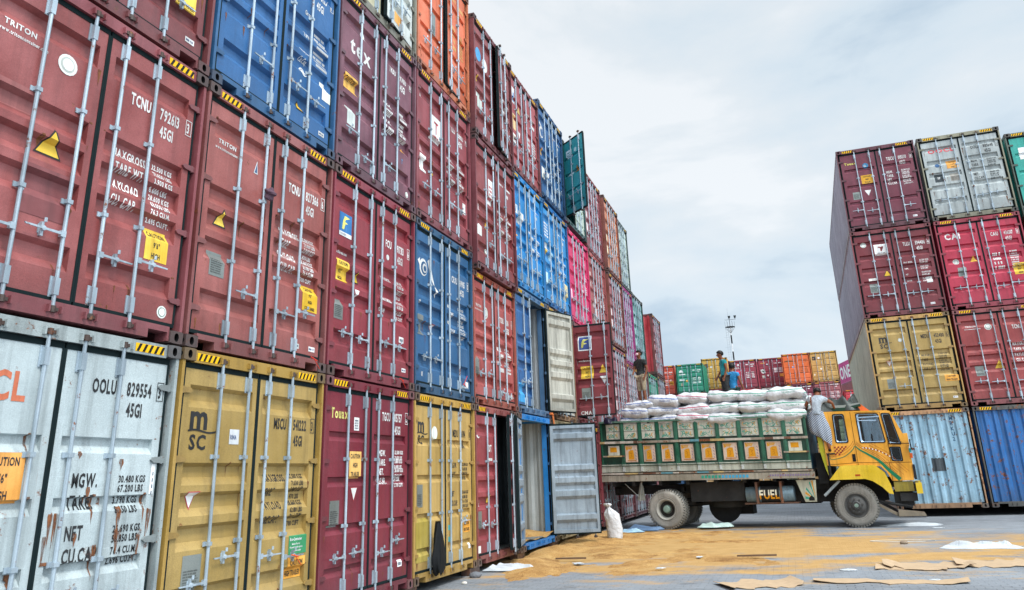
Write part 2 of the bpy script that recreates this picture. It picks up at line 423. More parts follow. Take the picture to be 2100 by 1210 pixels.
def hazard_mesh(s, h=0):
    def f():
        m = MB(); w, hh = .34, .075
        m.quad((0,0,0),(w,0,0),(w,0,hh),(0,0,hh), 0)
        for i in range(5):
            a = .012+i*.068
            m.quad((a,-.002,.003),(a+.030,-.002,.003),(a+.062,-.002,hh-.003),(a+.032,-.002,hh-.003), 1)
        return m.mesh('hazard_stripe', [YEL, BLACK])
    return cached(('haz',), f)
WALNUT = paint('7c7f7d', .5, .6)
def decals(door, s, h, st, items, xh):
    pr = profile(h, st); dep = pdepth(pr); br = [z for z, d in pr[1:-1]]
    mats = []; parts = []
    def mi(c, L):
        m = c if not isinstance(c, str) else paint(c, .12, .55, .55, 0.0, .08, 0, .5)
        if m not in L: L.append(m)
        return L.index(m)
    def ps(it, L, lv, ox=0, oz=0):
        k = it[0]
        if k == 't':
            _, tx, X, Z, cap, c = it[:6]; v, q, w = text_geo(tx, cap, *(it[6:] or (.60,)))
            return [([(ox+X+x, oz+Z+z) for x, z in v], q, mi(c, L), lv)]
        if k == 'r':
            _, X, Z, w, hh, c = it; return [([(ox+X,oz+Z),(ox+X+w,oz+Z),(ox+X+w,oz+Z+hh),(ox+X,oz+Z+hh)], [(0,1,2,3)], mi(c, L), lv)]
        if k == 'c':
            _, X, Z, rr, c = it; return [([(ox+X+rr*math.cos(i*.3927), oz+Z+rr*math.sin(i*.3927)) for i in range(16)], [tuple(range(16))], mi(c, L), lv)]
        if k == 'p':
            _, pts, c = it; return [([(ox+x, oz+z) for x, z in pts], [tuple(range(len(pts)))], mi(c, L), lv)]
        if k == 'm':       # block of small illegible print: rows of short dashes
            _, X, Z, w, rows, cap, c = it; rnd = random.Random(int(X*971+Z*613)); out = []
            for j in range(rows):
                x = 0; z = oz+Z+(rows-1-j)*cap*1.7
                while x < w*(.75+.25*rnd.random()):
                    q = cap*rnd.uniform(.45, .6); x0 = ox+X+x
                    out.append(([(x0,z),(x0+q*.8,z),(x0+q*.8,z+cap),(x0,z+cap)], [(0,1,2,3)], mi(c, L), lv)); x += q*(1.05 if rnd.random() < .85 else 1.9)
            return out
    pend = []
    for it in items:
        X = it[2] if it[0] == 't' else it[1] if it[0] != 'p' else it[1][0][0]
        left = X < CW/2
        if left != (s > 0): continue
        if it[0] == 'S':
            _, X, Z, w, hh, c, sub = it; L = []
            P = ps(('r', 0, 0, w, hh, c), L, 0, X-xh, Z)
            for q in sub: P += ps(q, L, 1, X-xh, Z)
            drape(P, dep, br, 'sticker', L, door)
        else:
            P = ps(it, mats, 0, -xh, 0)
            if not P: continue
            xs = [v[0] for q in P for v in q[0]]; zs = [v[1] for q in P for v in q[0]]
            bb = (min(xs), max(xs), min(zs), max(zs)); lv = 0
            for b2, l2, _, _ in pend:
                if bb[0] < b2[1] and b2[0] < bb[1] and bb[2] < b2[3] and b2[2] < bb[3]: lv = max(lv, l2+1)
            pend.append((bb, lv, [(v, q, m_, lv) for v, q, m_, _ in P], it[0]))
    # neighbouring shapes and lines of print make one logo, block of lettering or sticker
    groups = []
    for e in pend:
        hit = [g for g in groups if any(e[0][0] < o[0][1]+.05 and o[0][0] < e[0][1]+.05 and e[0][2] < o[0][3]+.05 and o[0][2] < e[0][3]+.05 for o in g)]
        for g in hit: groups.remove(g)
        groups.append(sum(hit, [])+[e])
    for g in groups:
        kinds = [e[3] for e in g]; nm = 'lettering' if ('t' in kinds or 'm' in kinds) else 'sticker'
        P = [q for e in g for q in e[2]]; used = sorted({q[2] for q in P})
        drape([(v, q, used.index(m_), lv) for v, q, m_, lv in P], dep, br, nm, [mats[i] for i in used], door)
def container(label, loc, rotz, h, col, st='A', doors=(0, 0), items=(), frame=None, group=None, rust=.25, dirt=.35, fade=.25,
              lining='c9ced0', inner=None, endwall=None, detail=2, side=None, hz=True, doorcols=None, name='shipping_container', cast=None, handles=(.66, .68, .65, .67)):
    t = thing(name, label, 'shipping container', loc, rotz, group)
    P = paint(col, rust, dirt, fade=fade); FP = paint(frame or col, min(1, rust+.15), dirt+.1, fade=fade)
    place(frame_mesh(h), 'frame', t, mat=FP)
    cc = lin(cast or frame or col); cc = tuple(round(.45*a+.55*b_, 4) for a, b_ in zip(cc, (.055, .036, .028))) if rust > .12 else cc
    CP = paint(cc, min(1.2, rust+.45), .6, fade=fade)
    for x, z, s in ((0,0,1),(CW,0,-1),(0,h-.118,1),(CW,h-.118,-1)):
        place(casting_mesh(0, s), 'corner_casting', t, (x, 0, z), mat=CP)
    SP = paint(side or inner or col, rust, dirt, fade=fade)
    nn = 40
    place(wall_mesh(h, 0, 1, nn), 'side_wall', t, mat=SP); place(wall_mesh(h, CW, -1, nn), 'side_wall', t, mat=SP)
    place(flat_mesh(h, 'roof'), 'roof', t, mat=P); place(flat_mesh(h, 'floor'), 'floor', t, mat=WALNUT)
    place(endwall_mesh(h, CL-.09), 'end_wall', t, mat=SP)
    if any(doors) and inner:
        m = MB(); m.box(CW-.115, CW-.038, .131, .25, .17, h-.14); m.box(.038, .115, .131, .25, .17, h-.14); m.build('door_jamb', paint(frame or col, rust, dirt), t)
    if endwall:                                   # the closed front end faces us instead of the doors
        place(endwall_mesh(h, .06), 'end_wall', t, mat=paint(endwall, rust, dirt, fade=fade))
        for x in (.20, CW-.56):
            o = place(hazard_mesh(1), 'hazard_stripe', t, (x, .0155, h-.105))
        return t
    if hz and (loc[1] < 13 or RN.random() > .3):
        for x in (.20, CW-.54): place(hazard_mesh(1), 'hazard_stripe', t, (x, .0155, h-.108))
    for i, s in enumerate((1, -1)):
        xh = DX if s > 0 else CW-DX
        DP = paint(doorcols[i], rust, dirt, fade=fade) if doorcols else P
        d = place(door_mesh(h, st, s, 0), 'door', t, (xh, DY, 0), -s*R(doors[i]), mat=DP)
        place(gasket_mesh(h, s), 'gasket', d)
        if doors[i]:
            place(door_mesh(h, st, s, 1), 'door_lining', d, mat=paint(lining, .35, .8, fade=.3))
        for j, rx in enumerate((.490, .930) if s > 0 else (.545, .965)):
            rod = place(rod_mesh(h), 'locking_bar', d, (s*rx+RN.uniform(-.012, .012), 0, 0)); rod.rotation_euler.y = R(RN.uniform(-.25, .25))
            if detail >= 2:
                hz_ = handles[(j if s > 0 else 3-j)]
                if hz_: hz_ += RN.uniform(-.04, .05)
                if hz_ and RN.random() > .06: place(handle_mesh(-s), 'handle', d, (s*rx, 0, hz_))
        n_ = int(2+rust*15) if detail >= 1 else 0
        if n_:
            pr = profile(h, st); zs_ = [z for z, d in pr[1:-1] if d == 0]; P_ = []
            for q in range(n_):
                x0 = RN.choice([RN.uniform(.05, 1.0), RN.uniform(.9, 1.06), RN.uniform(.04, .12)]); z0 = RN.choice(zs_+[.45, .3, .22]); ln = RN.uniform(.06, .34)*(.6+rust); w = RN.uniform(.005, .020)*(.7+rust*.8)
                pts = [(x0-w, z0+w*.8), (x0-w*1.3, z0-w), (x0-w*.6, z0-ln*.5), (x0-w*.1, z0-ln), (x0+w*.4, z0-ln*.6), (x0+w*1.2, z0-w*.8), (x0+w*.8, z0+w*.9)]
                P_.append(([(s*a, max(.19, b)) for a, b in pts], [tuple(range(7))], 0, .1))
            drape(P_, pdepth(pr), [z for z, d in pr[1:-1]], 'rust_streak', [rust_stain()], d, .0025)
        if detail >= 1:
            for q in (.10, .37, .64, .90): place(hinge_mesh(s), 'hinge', d, (0, 0, .15+q*(h-.3)), mat=FP)
        if items: decals(d, s, h, st, items, xh)
    return t
# ------------------------------------------------------------------ decal sets
Wt, Bk = 'e2e2e0', '17191c'
def ids(code, num, chk, c, h=2.9, z=.71, iso='45G1', cap=.120):
    Z = h-z
    out = [('t', code, 1.53, Z, cap, c, .50), ('t', num, 1.895, Z, cap, c, .50), ('t', iso, 1.91, Z-.18, cap, c, .50)]
    if chk:
        out += [('t', chk, 2.258, Z+.005, cap*.9, c, .50)]
        b = .007; x0, x1, z0, z1 = 2.240, 2.315, Z-.025, Z+cap+.02
        out += [('r', x0, z0, b, z1-z0, c), ('r', x1, z0, b, z1-z0, c), ('r', x0, z0, x1-x0, b, c), ('r', x0, z1, x1-x0+b, b, c)]
    return out
def wts(labs, vals, c, Z, dz=.155, cap=.085, vc=.052):
    out = []
    for i, l in enumerate(labs):
        if l: out.append(('t', l, 1.455, Z-i*dz, cap, c, .55))
        for j in (0, 1):
            k = 2*i+j
            if k < len(vals): out.append(('t', vals[k], 1.92, Z+.03-i*dz-j*.077, vc, c, .66))
    return out
LT = ['MAXGROSS', 'TARE WT.', 'PAYLOAD', 'CU. CAP.']
VT = ['32.500 KGS', '71.650 LBS', '3.900 KGS', '8.600 LBS', '28.600 KGS', '63.050 LBS', '76.3 CU.M.', '2.695 CU.FT.']
LM = ['MAXGROSS', 'TARE', 'PAYLOAD', 'CUB.CAP.']
VM = ['32.500 KGS', '71.650 LBS', '3.840 KGS', '8.470 LBS', '28.660 KGS', '63.180 LBS', '76.4 CUM', '2700 CUFT']
LG = ['MGW.', 'TARE.', 'NET.', 'CU.CAP.']
def cau(X, Z, w=.28, h=.31, c='f4c21c', rows=('CAUTION', "9'6\"", 'HIGH'), k=.6):
    n = len(rows); cap = h/n*.52
    sub = []
    for i, t in enumerate(rows):
        g = text_geo(t, cap, .60); q = .60*min(1.0, (w*.86)/g[2]); wd = g[2]*q/.60
        sub.append(('t', t, (w-wd)/2, h-(i+.78)*h/n, cap, Bk, q))
    return ('S', X, Z, w, h, c, sub)
def hightr(X, Z, w=.34, h=.21, c='f6a51e'): return cau(X, Z, w, h, c, ('CAUTION', 'HIGH TRAILER'))
def tri(X, Z, s=.22, c='f4c21c', b=Bk):
    return [('p', [(X, Z), (X+s, Z), (X+s/2, Z+s*.92)], b), ('p', [(X+.022, Z+.014), (X+s-.022, Z+.014), (X+s/2, Z+s*.92-.03)], c)]
def wtri(X, Z, s=.15, c='eceae6', b='b0343c'):
    return [('p', [(X, Z+s), (X+s/2, Z), (X+s, Z+s)], b), ('p', [(X+.016, Z+s-.01), (X+s/2, Z+.022), (X+s-.016, Z+s-.01)], c)]
PLATE = paint('8d9490', .05, .2, .35, .5, .15, .1)
def plate(X, Z, w=.23, h=.30):
    return ('S', X, Z, w, h, PLATE, [('m', .02, .03, w-.04, 7, .014, '4c514f')])
def cimc(X=2.10, Z=.26): return ('S', X, Z, .13, .06, 'ecebe8', [('m', .01, .018, .1, 1, .022, '30507c')])
def lab(X, Z, w, h, c='e8e8e4', rows=4): return ('S', X, Z, w, h, c, [('m', .02, .02, w-.04, rows, h/(rows*2.2), '5a6a78')])
def marks(c, h=2.9, X=1.46):      # far boxes: print too small to read
    return [('m', 1.50, h-.62, .24, 1, .085, c), ('m', 1.90, h-.62, .32, 1, .085, c), ('m', 1.92, h-.80, .22, 1, .08, c),
            ('m', X, h-1.75, .26, 4, .085, c), ('m', 1.93, h-1.75, .26, 8, .042, c)]
def msc(X, Z, k=1.0, c=Bk):
    v = [('t', 'm', X+.02*k, Z+.20*k, .25*k, c, 1.0), ('t', 'SC', X+.03*k, Z, .145*k, c, .95)]
    w = .40*k; pts = [(X+w*i/12, Z+.185*k+.012*k*math.sin(i/12*6.28)) for i in range(13)]
    return v+[('p', [pts[i], pts[i+1], (pts[i+1][0], pts[i+1][1]-.018*k), (pts[i][0], pts[i][1]-.018*k)], c) for i in range(12)]
def triton(X=.24, Z=2.27, c=Wt): return [('t', 'TRITON', X, Z, .052, c, 1.0), ('t', 'www.tritoncontainer.com', X-.04, Z-.07, .034, c, .75)]
def seal(X, Z, rr=.085, c='dfe2dd', c2='6f8e80'): return [('c', X, Z, rr, c), ('c', X, Z, rr*.75, c2), ('c', X, Z, rr*.62, c)]
SEALS = []
G_L = 'containers stacked in the long wall on the left'
G_R = 'containers stacked at the right'
G_F = 'containers stacked across the far end of the yard'
MAR, TRI_, DRD = '7a3234', '944846', '7f2f3c'
def left(c, z, h, col, label, st='A', dx=0.0, **k):
    return container(label, (dx, 3.505+2.48*c, z), R(90), h, col, st, group=G_L, **k)
# ---- column 0
left(0, .12, 2.78, 'afbbbd', 'white container with orange lettering and rust streaks, ground level at the left edge', 'B', rust=.55, dirt=.5, frame='98a2a2', cast='86888a',
     items=[('t','OOCL',.22,2.16,.22,'d9754f',.78), cau(.68,1.42,.34,.36,'f0a13a')]+ids('OOLU','829554','3',Bk,2.78,.50)+wts(['MGW.','TARE.'],['30.480 KGS','67.200 LBS','3.790 KGS','8.350 LBS'],Bk,1.52,.17,.11,.058)+wts(['NET','CU.CAP.'],['26.690 KGS','58.850 LBS','76.4 CU.M.','2.696 CU.FT.'],Bk,1.12,.17,.11,.058)+[lab(.62,.80,.2,.3,'9aa0a0',7), lab(2.27,1.42,.045,.28)]+[('p',[(x-w,z+w),(x-w*1.2,z-w*.5),(x-w*.5,z-l*.5),(x-w*.1,z-l),(x+w*.4,z-l*.55),(x+w*1.1,z-w*.6),(x+w*.8,z+w)],rust_stain()) for x,z,w,l in [(a_,b_,c_*.62,d_*.85) for a_,b_,c_,d_ in [(1.93,1.72,.035,.09),(1.96,1.33,.04,.30),(1.97,1.14,.055,.20),(2.20,1.10,.03,.28),(1.62,1.50,.03,.14),(1.55,1.15,.03,.10),(1.50,1.78,.03,.05),(1.36,.62,.04,.40),(1.50,.50,.09,.22),(1.28,1.15,.025,.35),(2.30,1.30,.03,.22),(1.75,1.05,.03,.30),(1.30,.95,.05,.10),(2.1,.42,.03,.2),(1.05,.9,.04,.3)]]])
left(0, 2.92, 2.89, TRI_, 'brick red container numbered 792613 with a seal sticker, second level, at the left edge', 'A', rust=.25, fade=.5, frame='8a4248', cast='6d4c4a',
     items=triton()+[('c',.84,2.20,.095,'e4e6e0'),('c',.84,2.20,.07,'b9c0b8'),('c',.84,2.20,.055,'e4e6e0')]+tri(.70,1.35,.26)+ids('TCNU','792613','3',Wt,2.89,.72)+wts(LT,VT,Wt,1.62)+[cau(1.90,.74)]+seal(2.19,.28,.06)+[('S',.62,.80,.44,.42,'8a4a4c',[]),('S',.16,1.62,.5,.2,'94504e',[])])
left(0, 5.83, 2.89, '7a3a3c', 'maroon container cut off by the top left corner of the photo, third level', 'A', rust=.3, items=marks(Wt)+[cau(1.92,.62,rows=('CAUTION',"9'6\"",'CONTAINER')), cimc()])
# ---- column 1
left(1, .12, 2.79, 'a4884a', 'mustard yellow container numbered 541222 with black logo and green sticker, beside the white one', 'A', rust=.2, frame='a8863e', cast='a07f46', handles=(.60,.78,.78,.72),
     items=msc(.20,1.84,.98)+[('S',.80,1.90,.15,.15,'e9eef2',[('t','RINA',.015,.05,.045,'2a4f86',.6)])]+ids('MSCU','541222','3',Bk,2.79,.70)+wts(LM,VM,Bk,1.52,.145,.08)+wtri(.28,1.28,.17)+[plate(.29,.56,.25,.32),
      ('S',1.93,.73,.34,.20,'1f8a55',[('t','Eco-Container',.02,.145,.032,Wt,.75),('t','Bamboo flooring',.06,.10,.020,Wt,.7),('t','Waterborne paint system',.02,.065,.020,Wt,.7),('t','Waterborne sealant',.05,.03,.020,Wt,.7)]), hightr(1.93,.48,.33,.22)])
left(1, 2.92, 2.89, '964d47', 'brick red container numbered 827366 with a cloth knotted on its bar, second level', 'A', rust=.3, fade=.5, frame='8a4a48', cast='6d4c4a', handles=(0,.65,.62,.70),
     items=triton(.25,2.27)+[('p',[(.86,2.14),(.93,2.14),(.91,2.30)],'dfe6ee'),('p',[(.875,2.15),(.92,2.15),(.907,2.27)],'28527c')]+tri(.33,1.36,.21)+[plate(.28,.79,.23,.27)]+ids('TCNU','827366','6',Wt,2.89,.74)+wts(LM,VM,Wt,1.58,.145)+[cau(1.94,.73,.32,.32,rows=('CAUTION',"9'6\"",'HIGH','CONTAINER')), cimc(2.12,.24), lab(1.86,.24,.06,.06,'e8e8e4',1)])
left(1, 5.83, 2.90, '245f95', 'dark blue container with white print and white paper, cut by the photo’s top edge', 'A', rust=.2, frame='2b5f8c', handles=(0,.70,.66,.66), dirt=.25,
     items=ids('TGHU','880123','1',Wt,2.9,.62,'45G1')+[('t','Gross',1.66,1.86,.07,Wt),('t','Tare',1.65,1.52,.07,Wt),('t','Payload',1.65,1.28,.07,Wt),('t','Cu.Cap.',1.62,1.14,.06,Wt),('m',1.96,1.22,.3,8,.04,Wt)]+seal(1.72,1.00,.07,Wt,'245f95')+tri(1.58,.40,.17)+[('S',2.14,.80,.20,.28,'e6e6dc',[]), cimc(2.1,.25)])
# ---- column 2
left(2, .12, 2.79, '74202f', 'wine red container numbered 05757 with pale yellow lettering, ground level between two mustard ones', 'D', rust=.1, frame='742a36', cast='7d4a4c', fade=.2, handles=(.60,.63,.60,.66),
     items=[('t','Touax',.20,2.28,.13,'eadf7a',.75), lab(.77,2.14,.13,.17), cau(.68,1.53,.30,.34,'e9b456',('CAUTION','HIGH','TRAILER'))]+wtri(.72,1.24,.18)+[plate(.25,.96,.22,.31)]+ids('TGCU','05757','0',Wt,2.79,.48)+wts(LG,['32.500 KGS','71.650 LBS','3.850 KGS','8.490 LBS','28.650 KGS','63.160 LBS','76.4 CUM','2.700 CUFT'],Wt,1.82,.125)+[lab(2.05,.32,.13,.09,'e8eaea',1)])
left(2, 2.92, 2.89, '8a303a', 'crimson container with blue and white square logo and yellow caution stickers, second level', 'A', rust=.15, frame='84323f', cast='7a5048', handles=(.55,.60,.62,.60),
     items=[('S',.22,1.93,.32,.34,'1673b4',[('r',0,0,.32,.06,'e6ecef'),('p',[(.07,.10),(.12,.10),(.15,.18),(.22,.20),(.14,.215),(.16,.25),(.27,.29),(.13,.30),(.09,.22)],'e9e36a'),('t','FLORENS',.04,.015,.03,'1673b4',.8)]),
       ('t','www.florens.com',.19,1.69,.045,Wt,.62), cau(.20,1.30,.32,.30)]+tri(.66,1.36,.19)+wtri(.66,1.10,.16)+[plate(.17,.76,.22,.28)]+ids('FCIU','917313','6',Wt,2.89,.78)+[('c',1.60,1.95,.045,'e2e2e0')]+wts(['MAX.GROSS','TARE','MAX.CARGO','CU.CAP'],['32.500 KG','71.650 LB','3.880 KG','8.550 LB','28.620 KG','63.100 LB','76.4 CU.M','2.700 CU.FT'],Wt,1.58,.16,.06)+[lab(2.0,.70,.15,.09,'e8eaea',1), cimc()])
left(2, 5.83, 2.90, '744050', 'dull purple brown container with three large white lowercase letters, third level', 'A', rust=.12, frame='6d4350', fade=.6, handles=(.62,.40,.46,.30),
     items=[('t','tex',.33,1.95,.27,Wt,.95),('c',.74,2.44,.06,Wt),('p',[(.69,2.36),(.80,2.36),(.80,2.44),(.69,2.44)],Wt), cau(.22,1.28,.36,.26,'eeb23a',('CAUTION',' ')), ('S',.31,.74,.22,.30,'cfd8d4',[])]+ids('TRBU','919105','6',Wt,2.9,.66)+marks(Wt)[3:]+[('p',[(1.99,.98),(2.15,.98),(2.09,1.06)],'e8a23a'),('t','T',2.0,.76,.08,'4aa0d8')]+seal(2.2,.27,.05))
left(2, 8.74, 2.60, 'c9c8b0', 'cream and rust container above the purple brown one, cut by the top edge', 'C', rust=.6, frame='8b8a7c', doors=(0,5), doorcols=('c9c3a0','d5dbd6'), items=[('S',1.55,.28,.28,.2,'e8a23a',[])])
# ---- column 3
left(3, .12, 2.79, 'b3924e', 'mustard container with black logo and a black jacket hung on its locking bar', 'D', rust=.35, frame='b48f43', cast='8f6c48', handles=(0,.62,0,.80),
     items=msc(.17,2.02,.92)+[('c',.80,2.20,.11,'dfe3da')]+ids('MEDU','16914','0',Bk,2.79,.62,'4561')+wts(['M.G.W.','TARE',None,None],['32.500 KGS','71.650 LBS','3.840 KGS','8.470 LBS'],Bk,1.66,.15)+wts(['NET','CU.CAP.'],['28.660 KGS','63.180 LBS','76.4 CU.M','2700 CU.FT'],Bk,1.20,.15)+[plate(.17,1.08,.2,.33),('S',.14,.30,.46,.62,'b59e40',[]), hightr(1.95,.60,.28,.2),('S',1.33,.68,.1,.08,'3bb4bc',[]),('S',1.33,.50,.1,.08,'3bb4bc',[]),('S',2.16,.33,.1,.09,'e9e9e2',[])])
left(3, 2.92, 2.89, '245a86', 'steel blue container with white seahorse-like swirl logo, second level', 'A', rust=.15, frame='2c5677', dirt=.3, handles=(.62,.60,.25,.25),
     items=[('c',.36,2.10,.15,Wt),('c',.38,2.09,.115,'245a86'),('c',.40,2.09,.08,Wt),('c',.41,2.085,.05,'245a86'),('p',[(.14,2.18),(.22,2.24),(.24,2.05),(.20,2.12)],Wt),('p',[(.52,2.25),(.60,2.30),(.72,2.02),(.80,1.86),(.70,1.92),(.60,2.05)],Wt),('p',[(.80,1.86),(.95,1.80),(.92,1.68),(.88,1.76)],Wt),('t','GE',.20,1.45,.07,Wt)]+ids('CRXU','69905','0',Wt,2.89,.78)+wts(['MAX','TARE','NET','CU.CAP'],VM,Wt,1.62,.15,.07)+wtri(.66,1.02,.17)+[plate(.15,.94,.22,.34),('t','1/1',.3,.28,.07,Wt),('S',2.12,.26,.13,.1,'e8e8e4',[])])
left(3, 5.83, 2.90, '8c363e', 'dark pink maroon container with a white T placard, third level under the orange one', 'A', rust=.2, fade=.5, frame='874049',
     items=[('S',.66,1.72,.42,.48,'ece8e6',[('p',[(.12,.34),(.30,.34),(.30,.38),(.235,.38),(.225,.14),(.195,.14),(.185,.38),(.12,.38)],'b8333f'),('m',.06,.06,.3,1,.03,'b8333f')])]+[('p',[(.17,2.48),(.30,2.46),(.34,2.36),(.22,2.36)],Wt),('S',.20,.92,.24,.32,'e6e8e2',[])]+tri(.68,1.02,.18)+[('c',.30,1.36,.08,'d9a5a8')]+ids('TLLU','58882','9',Wt,2.9,.66)+marks(Wt)[3:]+[('S',2.08,.70,.14,.22,'e8e8e4',[])])
left(3, 8.74, 2.86, 'd9683a', 'bright orange container on the fourth level, topmost of its column', 'D', rust=.2, fade=.5, frame='cf7448', doors=(0,4), items=[plate(.62,1.0,.22,.55)]+tri(.60,1.86,.28,'f0b04a','d9683a')+marks('e8b56a')+[('r',1.95,.3,.24,.5,'f0b860')][:0])
# ---- column 4
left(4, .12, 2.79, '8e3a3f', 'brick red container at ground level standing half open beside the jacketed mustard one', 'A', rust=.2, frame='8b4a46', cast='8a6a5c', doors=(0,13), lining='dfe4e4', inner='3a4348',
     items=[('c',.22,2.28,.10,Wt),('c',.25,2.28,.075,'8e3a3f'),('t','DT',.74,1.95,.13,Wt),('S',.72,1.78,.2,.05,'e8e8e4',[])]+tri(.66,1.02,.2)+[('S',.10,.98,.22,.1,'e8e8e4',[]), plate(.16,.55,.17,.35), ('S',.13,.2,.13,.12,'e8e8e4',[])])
left(4, 2.92, 2.59, 'a24540', 'low brick red container on the second level above the half open one', 'A', rust=.25, fade=.45, frame='a4503e', handles=(.60,.60,.30,.30), items=triton(.20,1.90)+seal(.72,1.84,.12)+ids('TCNU','8506','1',Wt,2.59,.80)+marks(Wt,2.5)[3:]+[plate(.12,.52,.22,.4),('S',2.1,.24,.1,.09,'e8e8e4',[])])
left(4, 5.52, 2.89, '883638', 'maroon container with yellow flash sticker, third level, left of the azure one', 'A', dx=.09, rust=.2, fade=.45, frame='6e2c34', items=[('S',.80,1.62,.30,.55,'ece8e6',[('m',.04,.1,.2,4,.05,'b8333f')]),('S',.12,.75,.26,.28,'e6e6e2',[]),('S',.16,1.30,.2,.16,'e6dcdc',[]),('p',[(.66,1.0),(.80,.96),(.88,1.12),(.72,1.16)],'f0b01c')]+seal(.72,.5,.08)+marks(Wt))
left(4, 8.43, 2.86, '8c3e40', 'dusty maroon container with round blue sticker, topmost beside the orange one', 'A', dx=.10, rust=.25, fade=.5, frame='6a2a30', doors=(0,7), items=[('c',.34,2.02,.16,'3c9bd0'),('c',.72,1.94,.16,'e4e4e0'),('S',.24,.72,.26,.4,'d2ded6',[])]+tri(.20,1.36,.2,'f4c21c','8c3e40')+marks(Wt))
# ---- column 5
left(5, .12, 2.79, 'd4dadb', 'open container at ground level with blue posts and spilled grain on its floor', 'A', rust=.25, frame='1a78c0', doors=(166,108), doorcols=('c4cccf','4d6f86'), lining='8796a2', inner='a9b1b2', cast='8a6a5c', hz=True, name='open_container')
left(5, 2.92, 2.83, '1f5a93', 'royal blue container on the second level with its right door folded back', 'A', rust=.2, frame='4a6f94', doors=(0,160), lining='b0afa4', inner='d4d8da', items=[('S',.08,.24,.48,.42,'1c97d6',[]),('r',.06,1.90,.8,.05,'6d99bd')][:1])
left(5, 5.79, 2.85, '0f84c8', 'bright azure container with white patches, third level, left one of the two azure ones', 'A', rust=.1, fade=.3, frame='0f84c8', items=[('S',.13,1.80,.36,.22,'e4eef2',[('p',[(.2,.03),(.24,.03),(.3,.19),(.26,.19)],'0f84c8')]),('S',.55,1.62,.38,.30,'e4eef2',[]),('S',.13,1.22,.3,.2,'f0a020',[]),('S',.14,.86,.22,.3,'e6ecec',[])]+marks('e4eef2'))
left(5, 8.67, 2.72, 'a5454a', 'red container with white square logo and torn bottom rail above the left azure one', 'D', rust=.3, frame='7c3a3e', fade=.45, items=[('S',.16,1.86,.40,.44,'e6ecf2',[('p',[(.05,.05),(.35,.05),(.35,.3),(.28,.3),(.28,.12),(.05,.12)],'3c7fc0')]),('S',.16,1.14,.42,.42,'f0c48a',[]),('S',.28,.74,.28,.28,'ece4dc',[])]+tri(.72,1.72,.26,'e8c46a',TRI_)+wtri(.72,1.0,.22)+marks(Wt,2.6))
# ---- column 6
left(6, .12, 2.79, '9c8f6c', 'tan container hidden behind the open grey door at ground level', 'A', rust=.5)
left(6, 2.92, 2.83, 'c8c8c0', 'weathered grey container on the second level behind the folded back pale door', 'A', rust=.8, frame='9a7a5c')
left(6, 5.79, 2.88, '1c86c6', 'bright azure container with yellow labels, third level, right one of the two azure ones', 'A', rust=.1, frame='1468a8', items=[('m',.14,1.9,.4,5,.05,'e4eef2'),('r',.14,1.55,.42,.2,'e4eef2'),('S',.2,1.42,.2,.12,'f0c020',[]),('S',.06,.4,.3,.5,'b8dcec',[]),('r',.66,1.3,.26,.3,'a5d4ea'),('S',1.98,.5,.3,.5,'ecd9a0',[])]+marks('e4eef2'))
left(6, 8.76, 2.88, '2c5f93', 'blue container with white curl logo, on top of the right azure one', 'A', rust=.1, frame='26507a', items=[('c',.34,2.0,.17,Wt),('c',.38,2.0,.12,'2c5f93'),('p',[(.16,2.22),(.46,2.12),(.46,2.17),(.18,2.28)],Wt)]+tri(.20,1.30,.3,'f4b81c','b03a2a')+[('S',.24,.62,.26,.36,'eceade',[]),('S',.76,1.26,.26,.12,'ece8e0',[]),('c',.82,.92,.13,'ece8e0')]+marks(Wt))
# ---- columns 7 to 13
left(7, .12, 2.79, '7a3038', 'wine red container at ground level behind the tail of the truck', 'A', rust=.3)
left(7, 2.95, 2.83, '7d2f36', 'oxblood container on the second level whose left door stands open facing the camera', 'A', rust=.15, doors=(92,0), lining='8d9497',
     items=[('S',.24,1.96,.40,.42,'dfe6ee',[('r',.03,.03,.34,.36,'1e3f86'),('p',[(.09,.08),(.14,.08),(.17,.17),(.27,.20),(.17,.22),(.19,.26),(.32,.32),(.15,.32),(.10,.22)],'e9e36a')]),('t','www.florens.com',.22,1.66,.05,Wt,.62), cau(.28,1.18,.36,.34)]+tri(.80,1.32,.24,'f4c21c','f4c21c')+wtri(.82,1.00,.22,'e6eaf0','9fb4c4')+[plate(.28,.62,.26,.30),('t','CMA',.22,.20,.10,Wt,1.0)])
left(7, 5.80, 2.80, 'd41d62', 'hot pink container on the third level right of the azure ones', 'C', rust=.05, dirt=.2, frame='d41d62', fade=.35, items=marks('f4d6de')+[('r',.12,.6,.2,.5,'f4c6d6')])
left(7, 8.78, 2.66, '1b7f84', 'teal container at the top whose left door swings out against the sky', 'D', rust=.15, doors=(132,0), doorcols=('2a989c','c6d6c8'), lining='16666c', frame='355c5c', hz=False,
     items=[('S',.30,1.96,.30,.24,'d8ecf0',[('t','CSI',.04,.06,.12,'1b7f84',.7)]),('c',.80,2.10,.07,'bfe0e0'),('S',.34,1.36,.28,.09,'cfe6e8',[])]+tri(.72,1.36,.26,'c98e3c',Bk)+[('S',.38,.34,.18,.26,'123e44',[])])
left(8, .12, 2.79, '82333a', 'dull red container at ground level behind the truck bed near its tail', 'A')
left(8, 2.92, 2.87, '8c4a50', 'faded rose container on the second level just right of the open oxblood door', 'C', rust=.3, fade=.5, items=marks(Wt)+[('r',.1,.4,.3,.7,'d9b4b4')])
left(8, 5.80, 2.78, 'a04a48', 'brick container with white scrawl on the third level right of the hot pink one', 'C', rust=.45, fade=.6, items=marks(Wt)+[('r',.1,1.6,.25,.5,'e0c9c4'),('r',.6,.4,.3,.9,'e0c9c4')])
